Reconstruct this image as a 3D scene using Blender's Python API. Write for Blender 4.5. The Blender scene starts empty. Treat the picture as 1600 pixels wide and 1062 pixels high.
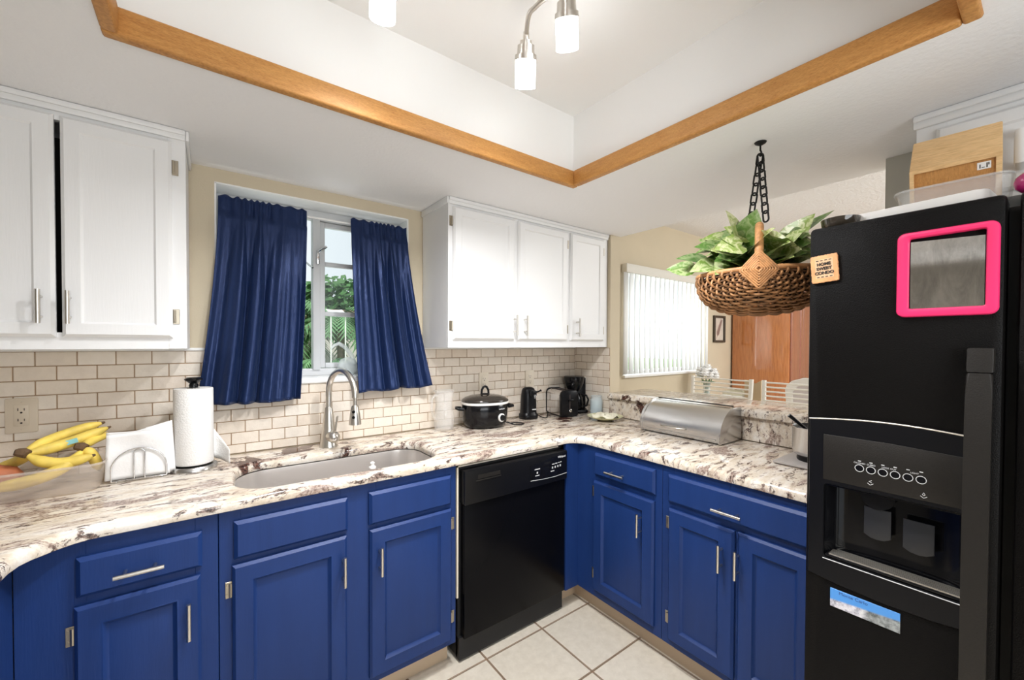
import bpy, bmesh, math, random
from mathutils import Vector, Matrix
PI = math.pi
S = bpy.context.scene
COL = S.collection
random.seed(7)

# ------------------------------------------------------------------ camera, world, lights, exposure
def setup():
    yaw, pit, rol = [math.radians(a) for a in (36.866, -0.8657, 0.2011)]
    fw = Vector((math.sin(yaw)*math.cos(pit), math.cos(yaw)*math.cos(pit), math.sin(pit)))
    rt = Vector((math.cos(yaw), -math.sin(yaw), 0)); up = rt.cross(fw)
    r = rt*math.cos(rol)+up*math.sin(rol); u = up*math.cos(rol)-rt*math.sin(rol)
    cd = bpy.data.cameras.new('camera'); co = bpy.data.objects.new('camera', cd); COL.objects.link(co)
    m = Matrix.Identity(4)
    for i in range(3):
        m[i][0] = r[i]; m[i][1] = u[i]; m[i][2] = -fw[i]
    m[0][3], m[1][3], m[2][3] = -2.1957, -2.1527, 1.4009
    co.matrix_world = m
    cd.sensor_fit = 'HORIZONTAL'; cd.sensor_width = 36
    cd.lens = 638.2086*36/1600; cd.shift_y = 15.03/1600
    cd.clip_start = 0.02; cd.clip_end = 300
    S.camera = co
    w = bpy.data.worlds.new('daylight'); S.world = w; w.use_nodes = True
    bg = w.node_tree.nodes['Background']; bg.inputs[0].default_value = (0.88, 0.95, 1.0, 1); bg.inputs[1].default_value = WORLD
    sd = bpy.data.lights.new('sun', 'SUN'); sd.energy = SUN; sd.angle = 0.02; sd.color = (1, .96, .88)
    so = bpy.data.objects.new('sun', sd); COL.objects.link(so)
    so.rotation_euler = Vector((-.25, -.62, .75)).to_track_quat('Z', 'Y').to_euler()
    area('rear_fill', (-1.7, -3.25, 1.45), (math.radians(104), 0, 0), 1.6, .8, REAR, (.95, .98, 1))  # added soft fill behind the camera, not a real opening's daylight
    area('dining_daylight', (1.23, .30, 1.6), (-PI/2, 0, 0), 1.3, .9, DINE, (.97, .99, 1))
    area('sill_fill', (-1.73, .62, .80), (math.radians(180-38), 0, 0), .9, .5, 9, (.96, .98, 1))  # added fill hidden below the sill, brightens the recess and curtain backs
    area('dining_fill', (1.9, -2.6, 2.3), (math.radians(30), 0, 0), 1.4, 1.0, DROOM, (1, .98, .95))  # added overhead fill for the dining side, no real fixture there
    S.view_settings.view_transform = 'Standard'; S.view_settings.look = 'None'
    S.view_settings.exposure = EXPO; S.view_settings.gamma = 1; S.view_settings.use_curve_mapping = False
    c = S.cycles
    c.use_denoising = True; c.max_bounces = 10; c.diffuse_bounces = 5; c.glossy_bounces = 4
    c.transmission_bounces = 8; c.transparent_max_bounces = 12; c.caustics_reflective = False; c.caustics_refractive = False
    c.sample_clamp_indirect = 6
def area(n, loc, rot, sx, sy, e, col):
    d = bpy.data.lights.new(n, 'AREA'); d.shape = 'RECTANGLE'; d.size = sx; d.size_y = sy; d.energy = e; d.color = col
    o = bpy.data.objects.new(n, d); COL.objects.link(o); o.location = loc; o.rotation_euler = rot
    return o
WORLD, SUN, REAR, DINE, DROOM, LAMP, EXPO = 1.0, 3.5, 21, 19, 62, 4.8, 0.04
setup()

# ------------------------------------------------------------------ materials
def _nt(name):
    m = bpy.data.materials.new(name); m.use_nodes = True
    nt = m.node_tree; p = nt.nodes['Principled BSDF']
    return m, nt, p
def _coord(nt, stretch=(1, 1, 1), rot=(0, 0, 0), kind='Object'):
    t = nt.nodes.new('ShaderNodeTexCoord'); mp = nt.nodes.new('ShaderNodeMapping')
    mp.inputs['Scale'].default_value = stretch; mp.inputs['Rotation'].default_value = rot
    nt.links.new(t.outputs[kind], mp.inputs[0]); return mp.outputs[0]
def _noise(nt, co, scale, detail=4, rough=.55, dist=0):
    n = nt.nodes.new('ShaderNodeTexNoise'); n.inputs['Scale'].default_value = scale
    n.inputs['Detail'].default_value = detail; n.inputs['Roughness'].default_value = rough; n.inputs['Distortion'].default_value = dist
    nt.links.new(co, n.inputs['Vector']); return n.outputs['Fac']
def _ramp(nt, fac, stops):
    r = nt.nodes.new('ShaderNodeValToRGB'); e = r.color_ramp.elements
    while len(e) < len(stops): e.new(.5)
    for el, (p, c) in zip(e, stops):
        el.position = p; el.color = (c[0], c[1], c[2], 1)
    nt.links.new(fac, r.inputs[0]); return r.outputs[0]
def _mix(nt, fac, a, b, mode='MIX'):
    n = nt.nodes.new('ShaderNodeMix'); n.data_type = 'RGBA'; n.blend_type = mode
    for s, v in ((n.inputs[0], fac), (n.inputs[6], a), (n.inputs[7], b)):
        if isinstance(v, (int, float)): s.default_value = v
        elif isinstance(v, (tuple, list)): s.default_value = (v[0], v[1], v[2], 1)
        else: nt.links.new(v, s)
    return n.outputs[2]
def _bump(nt, p, h, strength, dist=.01):
    b = nt.nodes.new('ShaderNodeBump'); b.inputs['Strength'].default_value = strength; b.inputs['Distance'].default_value = dist
    nt.links.new(h, b.inputs['Height']); nt.links.new(b.outputs[0], p.inputs['Normal'])
def mat(name, col, rough=.5, metal=0, spec=.5, var=None, bump=None, coat=0, trans=0, ior=1.45, emit=None, alpha=1, sheen=0):
    """var=(scale, amount, stretch): the colour itself mottles;  bump=(scale, strength, stretch)"""
    m, nt, p = _nt(name)
    p.inputs['Base Color'].default_value = (*col, 1); p.inputs['Roughness'].default_value = rough
    p.inputs['Metallic'].default_value = metal; p.inputs['Specular IOR Level'].default_value = spec
    p.inputs['Coat Weight'].default_value = coat; p.inputs['Transmission Weight'].default_value = trans
    p.inputs['IOR'].default_value = ior; p.inputs['Alpha'].default_value = alpha; p.inputs['Sheen Weight'].default_value = sheen
    if emit:
        p.inputs['Emission Color'].default_value = (*emit[0], 1); p.inputs['Emission Strength'].default_value = emit[1]
    if var:
        f = _noise(nt, _coord(nt, var[2] if len(var) > 2 else (1, 1, 1)), var[0])
        a = var[1]
        nt.links.new(_ramp(nt, f, [(.3, [max(0, c*(1-a)) for c in col]), (.7, [min(1, c*(1+a)) for c in col])]), p.inputs['Base Color'])
    if bump:
        f = _noise(nt, _coord(nt, bump[2] if len(bump) > 2 else (1, 1, 1)), bump[0], 3)
        _bump(nt, p, f, bump[1])
    return m
def wood(name, c1, c2, scale=1, stretch=(1, 12, 12), rough=.4, coat=0):
    m, nt, p = _nt(name)
    co = _coord(nt, stretch)
    f = _noise(nt, co, 6*scale, 6, .6, .8)
    g = _noise(nt, co, 40*scale, 3, .6, .2)
    c = _ramp(nt, f, [(.3, c1), (.55, [(a+b)/2 for a, b in zip(c1, c2)]), (.75, c2)])
    c = _mix(nt, .35, c, _ramp(nt, g, [(.35, [x*.6 for x in c1]), (.6, c2)]), 'MIX')
    nt.links.new(c, p.inputs['Base Color']); p.inputs['Roughness'].default_value = rough; p.inputs['Coat Weight'].default_value = coat
    return m
def granite():
    m, nt, p = _nt('granite')
    co = _coord(nt, (1, 3.2, 2), (0, 0, math.radians(-18)))
    iso = _coord(nt)
    base = _ramp(nt, _noise(nt, co, 9, 8, .65, .3), [(.28, (.48, .38, .29)), (.42, (.70, .60, .48)), (.56, (.80, .73, .64)), (.75, (.86, .83, .79))])
    brown = _ramp(nt, _noise(nt, co, 3.4, 10, .72, .7), [(.535, (0, 0, 0)), (.58, (1, 1, 1))])
    dark = _ramp(nt, _noise(nt, co, 12, 9, .74, .5), [(.545, (0, 0, 0)), (.585, (1, 1, 1))])
    blot = _ramp(nt, _noise(nt, iso, 4.2, 6, .62, .5), [(.625, (0, 0, 0)), (.65, (1, 1, 1))])
    grain = _noise(nt, iso, 120, 4, .7)
    c = _mix(nt, brown, base, _ramp(nt, grain, [(.33, (.17, .10, .08)), (.6, (.48, .38, .32))]))
    c = _mix(nt, dark, c, _ramp(nt, grain, [(.4, (.05, .035, .03)), (.65, (.34, .24, .2))]))
    c = _mix(nt, blot, c, _ramp(nt, grain, [(.4, (.02, .012, .012)), (.62, (.16, .07, .05))]))
    c = _mix(nt, .22, c, _ramp(nt, grain, [(.3, (.35, .3, .26)), (.6, (1, 1, 1))]), 'MULTIPLY')
    nt.links.new(c, p.inputs['Base Color']); p.inputs['Roughness'].default_value = .11; p.inputs['Specular IOR Level'].default_value = .5
    return m
def island(name, cols, rough, bump=None, mottle=.12):
    """each separate tile of the mesh takes its own tone"""
    m, nt, p = _nt(name)
    g = nt.nodes.new('ShaderNodeNewGeometry')
    c = _ramp(nt, g.outputs['Random Per Island'], [(i/(len(cols)-1), x) for i, x in enumerate(cols)])
    co = _coord(nt)
    f = _noise(nt, co, 26, 6, .65, .3)
    c = _mix(nt, mottle*2, c, _ramp(nt, f, [(.3, (.55, .5, .45)), (.7, (1, 1, 1))]), 'MULTIPLY')
    nt.links.new(c, p.inputs['Base Color']); p.inputs['Roughness'].default_value = rough
    if bump: _bump(nt, p, _noise(nt, co, bump[0], 4), bump[1])
    return m
def cloth_mat(name, col, trans):
    m, nt, p = _nt(name)
    p.inputs['Base Color'].default_value = (*[min(1, c*1.5) for c in col], 1); p.inputs['Roughness'].default_value = .34; p.inputs['Metallic'].default_value = .45; p.inputs['Sheen Weight'].default_value = .12
    p.inputs['Sheen Tint'].default_value = (.4, .55, 1, 1)
    _bump(nt, p, _noise(nt, _coord(nt, (1, 1, .35)), 16, 5, .6, .5), .35, .02)
    t = nt.nodes.new('ShaderNodeBsdfTranslucent'); t.inputs[0].default_value = (*[min(1, c*2.2) for c in col], 1)
    mx = nt.nodes.new('ShaderNodeMixShader'); mx.inputs[0].default_value = trans
    nt.links.new(p.outputs[0], mx.inputs[1]); nt.links.new(t.outputs[0], mx.inputs[2])
    nt.links.new(mx.outputs[0], nt.nodes['Material Output'].inputs[0])
    return m
def clear(name, col, tr=.75, rough=.08):
    """thin clear plastic or glass: mostly transparent with a sharp surface reflection"""
    m, nt, p = _nt(name)
    p.inputs['Base Color'].default_value = (*col, 1); p.inputs['Roughness'].default_value = rough
    t = nt.nodes.new('ShaderNodeBsdfTransparent'); t.inputs[0].default_value = (*[min(1, c*.25+.75) for c in col], 1)
    mx = nt.nodes.new('ShaderNodeMixShader'); mx.inputs[0].default_value = tr
    nt.links.new(p.outputs[0], mx.inputs[1]); nt.links.new(t.outputs[0], mx.inputs[2])
    nt.links.new(mx.outputs[0], nt.nodes['Material Output'].inputs[0])
    return m
X = {}
X['wall'] = mat('beige_paint', (.60, .52, .385), .75, var=(3, .03), bump=(160, .08))
X['taupe'] = mat('taupe_paint', (.30, .28, .25), .8)
X['grey'] = mat('grey_paint', (.52, .51, .46), .8)
X['ceil'] = mat('ceiling_paint', (.85, .85, .86), .8, bump=(70, .16))
X['tray'] = mat('tray_paint', (.84, .835, .82), .8)
X['popcorn'] = mat('popcorn_ceiling', (.82, .82, .83), .9, bump=(55, .7))
X['oak'] = wood('oak_trim', (.44, .18, .04), (.66, .34, .10), 1.0, (3, 3, 20), .55, 0)
X['floor'] = island('travertine_tile', [(.70, .62, .51), (.76, .69, .58), (.72, .65, .54)], .38, (30, .05), .16)
X['grout'] = mat('brown_grout', (.30, .20, .13), .9)
X['tile'] = island('tumbled_tile', [(.78, .69, .58), (.84, .77, .68), (.75, .65, .54), (.82, .75, .66), (.80, .70, .60)], .42, (60, .12), .10)
X['tgrout'] = mat('tile_grout', (.36, .25, .16), .9)
X['granite'] = granite()
X['blue'] = mat('blue_cabinet_paint', (.0115, .037, .152), .42, spec=.32, var=(5, .06, (6, 6, .6)), bump=(40, .05, (5, 5, .4)))
X['white'] = mat('white_cabinet_paint', (.80, .80, .80), .38, bump=(40, .04, (5, 5, .4)))
X['trimwhite'] = mat('white_trim', (.84, .84, .83), .4)
X['toe'] = mat('toe_kick_vinyl', (.60, .46, .32), .55)
X['nickel'] = mat('brushed_nickel', (.66, .63, .58), .28, 1, bump=(90, .03, (1, 1, 12)))
X['steel'] = mat('stainless_steel', (.62, .61, .60), .26, 1, bump=(60, .03, (14, 1, 1)))
X['sinksteel'] = mat('sink_steel', (.72, .68, .65), .30, .75, bump=(70, .02, (20, 1, 1)))
X['chrome'] = mat('chrome', (.75, .75, .76), .12, 1)
X['brass'] = mat('aged_hinge_metal', (.45, .40, .32), .35, 1)
X['black'] = mat('black_plastic', (.006, .006, .007), .28, spec=.25)
X['blackgloss'] = mat('black_gloss', (.005, .005, .006), .14, spec=.4)
X['dwdoor'] = mat('dishwasher_enamel', (.003, .003, .004), .25, spec=.12)
X['fridge'] = mat('textured_black_enamel', (.0045, .004, .0038), .38, bump=(420, .25), spec=.13)
X['blackmatte'] = mat('matte_black', (.010, .010, .011), .55)
X['fhandle'] = mat('black_handle_plastic', (.016, .014, .012), .42, bump=(300, .1), spec=.3)
X['iron'] = mat('black_iron', (.02, .019, .018), .5, .6)
X['greyline'] = mat('silver_print', (.62, .62, .62), .4)
X['curtain'] = cloth_mat('navy_satin', (.0055, .017, .066), .10)
X['blind'] = None
X['vinyl'] = mat('blind_valance', (.72, .70, .64), .5)
X['alu'] = mat('painted_aluminium', (.66, .67, .68), .45)
X['glass'] = clear('window_glass', (.9, .97, .97), .95, .02)
X['clearplastic'] = clear('clear_plastic', (.86, .86, .85), .74, .15)
X['frost'] = clear('frosted_plastic', (.90, .84, .78), .78, .3)
X['pitcher'] = clear('ribbed_glass', (.90, .89, .87), .82, .05)
X['jar'] = clear('jar_glass', (.85, .92, .95), .6, .05)
X['paper'] = mat('white_paper', (.86, .85, .84), .85, bump=(90, .08))
X['towel'] = mat('paper_towel', (.85, .84, .82), .95, bump=(150, .3))
X['banana'] = mat('banana_skin', (.80, .60, .12), .5, var=(16, .25))
X['bananagreen'] = mat('banana_green_neck', (.55, .52, .08), .5, var=(20, .2))
X['bananatip'] = mat('banana_stem', (.12, .07, .035), .8, var=(40, .4))
X['potato'] = mat('red_skin', (.50, .16, .07), .6, var=(20, .2))
X['sticker'] = mat('sticker_blue', (.25, .55, .55), .5)
X['wicker'] = mat('wicker', (.36, .175, .07), .55, var=(30, .5))
X['wickerrib'] = mat('wicker_rib', (.16, .075, .03), .6, var=(30, .3))
X['cane'] = mat('cane_wrap', (.55, .27, .11), .5, var=(60, .25))
X['wax'] = mat('pale_blue_wax', (.42, .54, .58), .55)
X['lampmetal'] = X['nickel']
X['shade'] = mat('lit_opal_glass', (.95, .95, .93), .4, emit=((.97, .985, 1), 14))
X['pink'] = mat('hot_pink_plastic', (.86, .035, .16), .35)
X['pinkglass'] = mat('magenta_glass', (.42, .02, .14), .08, coat=.5)
X['lightwood'] = wood('light_birch', (.72, .43, .18), (.86, .60, .31), .6, (12, 1.2, 12), .45)
X['midwood'] = wood('honey_panel', (.46, .20, .05), (.60, .30, .09), .8, (12, 12, 1.2), .45)
X['hutch'] = wood('cherry_panel', (.50, .17, .055), (.62, .26, .10), .35, (5, 5, .5), .16, 1.0)
X['hutch2'] = wood('cherry_door', (.27, .09, .045), (.38, .14, .07), .5, (8, 8, .8), .3, .3)
X['stool'] = mat('cream_stool_paint', (.88, .86, .80), .4)
X['acrylic'] = mat('pale_chair', (.62, .56, .56), .5)
X['bag'] = mat('kraft_bag', (.50, .38, .24), .8)
X['petal'] = mat('white_petal', (.93, .92, .91), .8)
X['green'] = mat('stem_green', (.05, .20, .07), .6)
X['plateglass'] = mat('pale_green_glass', (.66, .64, .40), .15, trans=.15)
X['cream'] = mat('crumpled_wrap', (.80, .77, .62), .5, bump=(40, .5))
X['outlet'] = mat('almond_plate', (.66, .57, .45), .45)
X['outletwhite'] = mat('ivory_plate', (.76, .68, .56), .45)
X['slot'] = mat('outlet_slot', (.03, .02, .02), .6)
X['darkframe'] = mat('dark_picture_frame', (.06, .045, .03), .5)
X['mirror'] = None
X['inside_shade'] = mat('interior_shade_dark', (.05, .045, .04), .8)  # near-black that paints shade inside the white cabinet
X['lawn'] = mat('lawn', (.20, .42, .07), .9, var=(2, .3))
X['leafdark'] = mat('tree_leaf', (.055, .15, .045), .6, var=(4, .5))
X['frond'] = mat('palm_frond', (.10, .22, .09), .55, var=(3, .5))
X['trunk'] = mat('palm_trunk', (.22, .17, .12), .9, var=(8, .3))
X['roof'] = mat('white_roof', (.80, .80, .80), .7)
X['terracotta'] = mat('terracotta_roof', (.40, .27, .21), .8, var=(6, .2))
X['stucco'] = mat('house_stucco', (.62, .58, .54), .8)
X['label'] = mat('white_label', (.85, .83, .80), .6)
X['ink'] = mat('dark_ink', (.03, .025, .02), .6)
X['crystal'] = clear('crystal', (.95, 1, 1), .62, .04)
X['bounce_ground'] = mat('pale_bounce_ground', (.72, .71, .68), .9, var=(2, .06))  # pale tone for the unseen ground added to bounce light
X['grille'] = mat('grille_silver', (.50, .47, .42), .3, .8)
X['paddle'] = mat('dispenser_paddle', (.020, .021, .024), .35)

# ------------------------------------------------------------------ geometry helpers
class B:
    """collects shapes in one bmesh; M maps the local (u, v, h) used by a builder into the world"""
    def __init__(s, M=None): s.bm = bmesh.new(); s.M = M.copy() if M else Matrix(); s.mi = 0
    def v(s, p): return s.bm.verts.new(s.M @ Vector(p))
    def f(s, vs):
        try:
            fc = s.bm.faces.new(vs); fc.material_index = s.mi; return fc
        except ValueError: return None
    def box(s, a, b, bev=0, seg=2):
        x0, y0, z0 = [min(p, q) for p, q in zip(a, b)]; x1, y1, z1 = [max(p, q) for p, q in zip(a, b)]
        vs = [s.v(p) for p in ((x0, y0, z0), (x1, y0, z0), (x1, y1, z0), (x0, y1, z0), (x0, y0, z1), (x1, y0, z1), (x1, y1, z1), (x0, y1, z1))]
        fs = [s.f([vs[i] for i in q]) for q in ((0, 3, 2, 1), (4, 5, 6, 7), (0, 1, 5, 4), (1, 2, 6, 5), (2, 3, 7, 6), (3, 0, 4, 7))]
        if bev: bmesh.ops.bevel(s.bm, geom=list({e for f in fs for e in f.edges}), offset=bev, segments=seg, profile=.5, affect='EDGES', clamp_overlap=True)
        return s
    def tube(s, pts, r, n=8, closed=False):
        pts = [Vector(p) for p in pts]; N = len(pts)
        rs = r if isinstance(r, (list, tuple)) else [r]*N
        T = []
        for i in range(N):
            a = pts[(i-1) % N] if closed or i else pts[0]; b = pts[(i+1) % N] if closed or i < N-1 else pts[-1]
            T.append((b-a).normalized())
        up = Vector((0, 0, 1)) if abs(T[0].z) < .9 else Vector((1, 0, 0))
        nrm = (up - T[0]*up.dot(T[0])).normalized(); R = []
        for i in range(N):
            nrm = (nrm - T[i]*nrm.dot(T[i])).normalized(); bn = T[i].cross(nrm)
            R.append([s.v(pts[i]+(nrm*math.cos(2*PI*k/n)+bn*math.sin(2*PI*k/n))*rs[i]) for k in range(n)])
        for i in range(N if closed else N-1):
            a, b = R[i], R[(i+1) % N]
            for k in range(n): s.f([a[k], a[(k+1) % n], b[(k+1) % n], b[k]])
        if not closed: s.f(R[0][::-1]); s.f(R[-1])
        return s
    def cyl(s, p0, p1, r, r2=None, n=20): return s.tube([p0, p1], [r, r if r2 is None else r2], n)
    def lathe(s, prof, c=(0, 0, 0), n=32, sx=1, sy=1, pw=2.0):
        R = []
        for r, z in prof:
            if r < 1e-6: R.append([s.v((c[0], c[1], c[2]+z))]*n); continue
            ring = []
            for k in range(n):
                a = 2*PI*k/n; ca, sa = math.cos(a), math.sin(a)
                q = (abs(ca)**pw+abs(sa)**pw)**(-1/pw)
                ring.append(s.v((c[0]+r*sx*ca*q, c[1]+r*sy*sa*q, c[2]+z)))
            R.append(ring)
        for a, b in zip(R, R[1:]):
            for k in range(n):
                q = []
                for w in (a[k], a[(k+1) % n], b[(k+1) % n], b[k]):
                    if w not in q: q.append(w)
                if len(q) > 2: s.f(q)
        if prof[0][0] > 1e-6: s.f(R[0][::-1])
        if prof[-1][0] > 1e-6: s.f(R[-1])
        return s
    def rings(s, u0, v0, u1, v1, prof, close_back=True):
        """nested rectangles (inset, height): framed and panelled fronts"""
        R = [[s.v(p) for p in ((u0+i, v0+i, h), (u1-i, v0+i, h), (u1-i, v1-i, h), (u0+i, v1-i, h))] for i, h in prof]
        for a, b in zip(R, R[1:]):
            for k in range(4): s.f([a[k], a[(k+1) % 4], b[(k+1) % 4], b[k]])
        s.f(R[-1])
        if close_back: s.f(R[0][::-1])
        return s
    def prism(s, pts, h0, h1, bev=0):
        a = [s.v((p[0], p[1], h0)) for p in pts]; b = [s.v((p[0], p[1], h1)) for p in pts]; n = len(pts)
        fs = [s.f(a[::-1]), s.f(b)]+[s.f([a[k], a[(k+1) % n], b[(k+1) % n], b[k]]) for k in range(n)]
        if bev: bmesh.ops.bevel(s.bm, geom=list({e for f in fs[:2] for e in f.edges}), offset=bev, segments=2, profile=.5, affect='EDGES', clamp_overlap=True)
        return s
    def grid(s, fn, nu, nv, wrap=False):
        G = [[s.v(fn(i/nu, j/nv)) for i in range(nu+(0 if wrap else 1))] for j in range(nv+1)]
        for j in range(nv):
            for i in range(nu):
                k = (i+1) % nu if wrap else i+1
                s.f([G[j][i], G[j][k], G[j+1][k], G[j+1][i]])
        return s
    def slab(s, outer, holes, prof):
        """flat slab with shaped edge: prof = [(inset, z), ...] from the bottom edge up to the top"""
        loops = [outer]+holes; tops = []; bots = []
        for li, lp in enumerate(loops):
            P = [Vector((p[0], p[1])) for p in lp]; n = len(P)
            ar = sum(P[i].x*P[(i+1) % n].y-P[(i+1) % n].x*P[i].y for i in range(n))
            if (ar < 0) == (li == 0): P.reverse()
            N = []
            for i in range(n):
                d0 = (P[i]-P[i-1]).normalized(); d1 = (P[(i+1) % n]-P[i]).normalized()
                n0 = Vector((-d0.y, d0.x)); n1 = Vector((-d1.y, d1.x)); m = (n0+n1)
                m = m.normalized() if m.length > 1e-6 else n0
                N.append(m/max(.4, m.dot(n0)))
            R = [[s.v((P[i].x+N[i].x*ins, P[i].y+N[i].y*ins, z)) for i in range(n)] for ins, z in prof]
            for a, b in zip(R, R[1:]):
                for i in range(n): s.f([a[i], a[(i+1) % n], b[(i+1) % n], b[i]])
            tops.append(R[-1]); bots.append(R[0])
        for grp in (tops, bots):
            es = []
            for r in grp:
                for i in range(len(r)):
                    e = s.bm.edges.get((r[i], r[(i+1) % len(r)]))
                    if e: es.append(e)
            g = bmesh.ops.triangle_fill(s.bm, edges=es, use_beauty=True)
            for f in g['geom']:
                if isinstance(f, bmesh.types.BMFace): f.material_index = s.mi
        return s
W = {}
def obj(name, b, mats, parent=None, smooth=35, solid=0, label=None, kind=None):
    if parent is not None:
        bmesh.ops.transform(b.bm, matrix=W[parent.name].inverted(), verts=b.bm.verts)
    bmesh.ops.recalc_face_normals(b.bm, faces=b.bm.faces)
    me = bpy.data.meshes.new(name); b.bm.to_mesh(me); b.bm.free()
    for m in (mats if isinstance(mats, (list, tuple)) else [mats]): me.materials.append(m)
    if smooth:
        me.polygons.foreach_set('use_smooth', [True]*len(me.polygons)); me.set_sharp_from_angle(angle=math.radians(smooth))
    o = bpy.data.objects.new(name, me); COL.objects.link(o)
    W[o.name] = Matrix() if parent is None else W[parent.name]
    if parent is not None: o.parent = parent
    if solid:
        md = o.modifiers.new('thickness', 'SOLIDIFY'); md.thickness = solid; md.offset = 0
    if label: o['label'] = label
    if kind: o['kind'] = kind
    return o
def thing(name, label, cat, loc=(0, 0, 0), rz=0, group=None):
    o = bpy.data.objects.new(name, None); COL.objects.link(o); o.empty_display_size = .05
    o.location = loc; o.rotation_euler = (0, 0, rz); o['label'] = label; o['category'] = cat
    if group: o['group'] = group
    W[o.name] = Matrix.Translation(loc) @ Matrix.Rotation(rz, 4, 'Z')
    return o
def tag(o, label, cat, group=None, kind=None):
    o['label'] = label; o['category'] = cat
    if group: o['group'] = group
    if kind: o['kind'] = kind
    return o
def struct(name, b, m, smooth=35):
    return obj(name, b, m, None, smooth, kind='structure')
def text(name, body, size, M, m, parent, depth=.0006, align='CENTER', bold=0):
    """raised lettering; M maps text x, y, z into the world"""
    c = bpy.data.curves.new(name, 'FONT'); c.body = body; c.size = size; c.extrude = depth; c.align_x = align; c.align_y = 'CENTER'; c.offset = bold
    c.materials.append(m)
    tmp = bpy.data.objects.new('text_source', c); COL.objects.link(tmp)
    dg = bpy.context.evaluated_depsgraph_get()
    me = bpy.data.meshes.new_from_object(tmp.evaluated_get(dg)); me.name = name
    bpy.data.objects.remove(tmp); bpy.data.curves.remove(c)
    me.transform(W[parent.name].inverted() @ M)
    o = bpy.data.objects.new(name, me); COL.objects.link(o); o.parent = parent
    W[o.name] = W[parent.name]
    return o
def FB(y): return Matrix(((1, 0, 0, 0), (0, 0, -1, y), (0, 1, 0, 0), (0, 0, 0, 1)))       # u=x  v=z  h towards the room
def FP(x): return Matrix(((0, 0, -1, x), (-1, 0, 0, 0), (0, 1, 0, 0), (0, 0, 0, 1)))      # u=-y v=z  h towards the room
def rrect(u0, v0, u1, v1, r, n=6):
    P = []
    for cx, cy, a0 in ((u1-r, v1-r, 0), (u0+r, v1-r, 90), (u0+r, v0+r, 180), (u1-r, v0+r, 270)):
        for k in range(n+1):
            a = math.radians(a0+90*k/n); P.append((cx+r*math.cos(a), cy+r*math.sin(a)))
    return P
def pull(F, u, v, L, vert, parent, so=.032):
    """bar pull: bar on two posts"""
    b = B(F); h = L/2; q = L*.3
    if vert:
        b.cyl((u, v-h, so), (u, v+h, so), .0058, n=12)
        for d in (-q, q): b.cyl((u, v+d, 0), (u, v+d, so), .0042, n=10)
    else:
        b.cyl((u-h, v, so), (u+h, v, so), .0058, n=12)
        for d in (-q, q): b.cyl((u+d, v, 0), (u+d, v, so), .0042, n=10)
    return obj('handle', b, X['nickel'], parent, label='brushed metal bar handle')
def hinge(F, u, v, parent, side):
    b = B(F); b.box((u-.005*0-side*.004, v-.026, 0), (u+side*.014, v+.026, .0025), .001, 1)
    b.cyl((u, v-.022, .005), (u, v+.022, .005), .005, n=10)
    for d in (-.014, .014): b.cyl((u+side*.009, v+d, .0025), (u+side*.009, v+d, .004), .003, n=8)
    return obj('hinge', b, X['brass'], parent, label='small exposed metal hinge')
BASEDOOR = [(0, 0), (0, .010), (.008, .019), (.050, .019), (.055, .021), (.061, .013), (.066, .010), (.070, .011)]
UPDOOR = [(0, 0), (0, .010), (.009, .019), (.042, .019), (.048, .013), (.054, .0125)]
DRAWER = [(0, 0), (0, .009), (.010, .019)]
def door(F, u0, v0, u1, v1, parent, m, prof, hu, hv, hl, hs, hz):
    d = obj('door', B(F).rings(u0, v0, u1, v1, prof), m, parent)
    F2 = F @ Matrix.Translation((0, 0, .019))
    pull(F2, hu, hv, hl, True, d)
    for z in hz: hinge(F, u0-.004 if hs < 0 else u1+.004, z, d, hs)
    return d
def drawer(F, u0, v0, u1, v1, parent, handle=None, name='drawer'):
    d = obj(name, B(F).rings(u0, v0, u1, v1, DRAWER), X['blue'], parent)
    if handle: pull(F @ Matrix.Translation((0, 0, .019)), handle[0], handle[1], handle[2], False, d)
    return d

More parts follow.
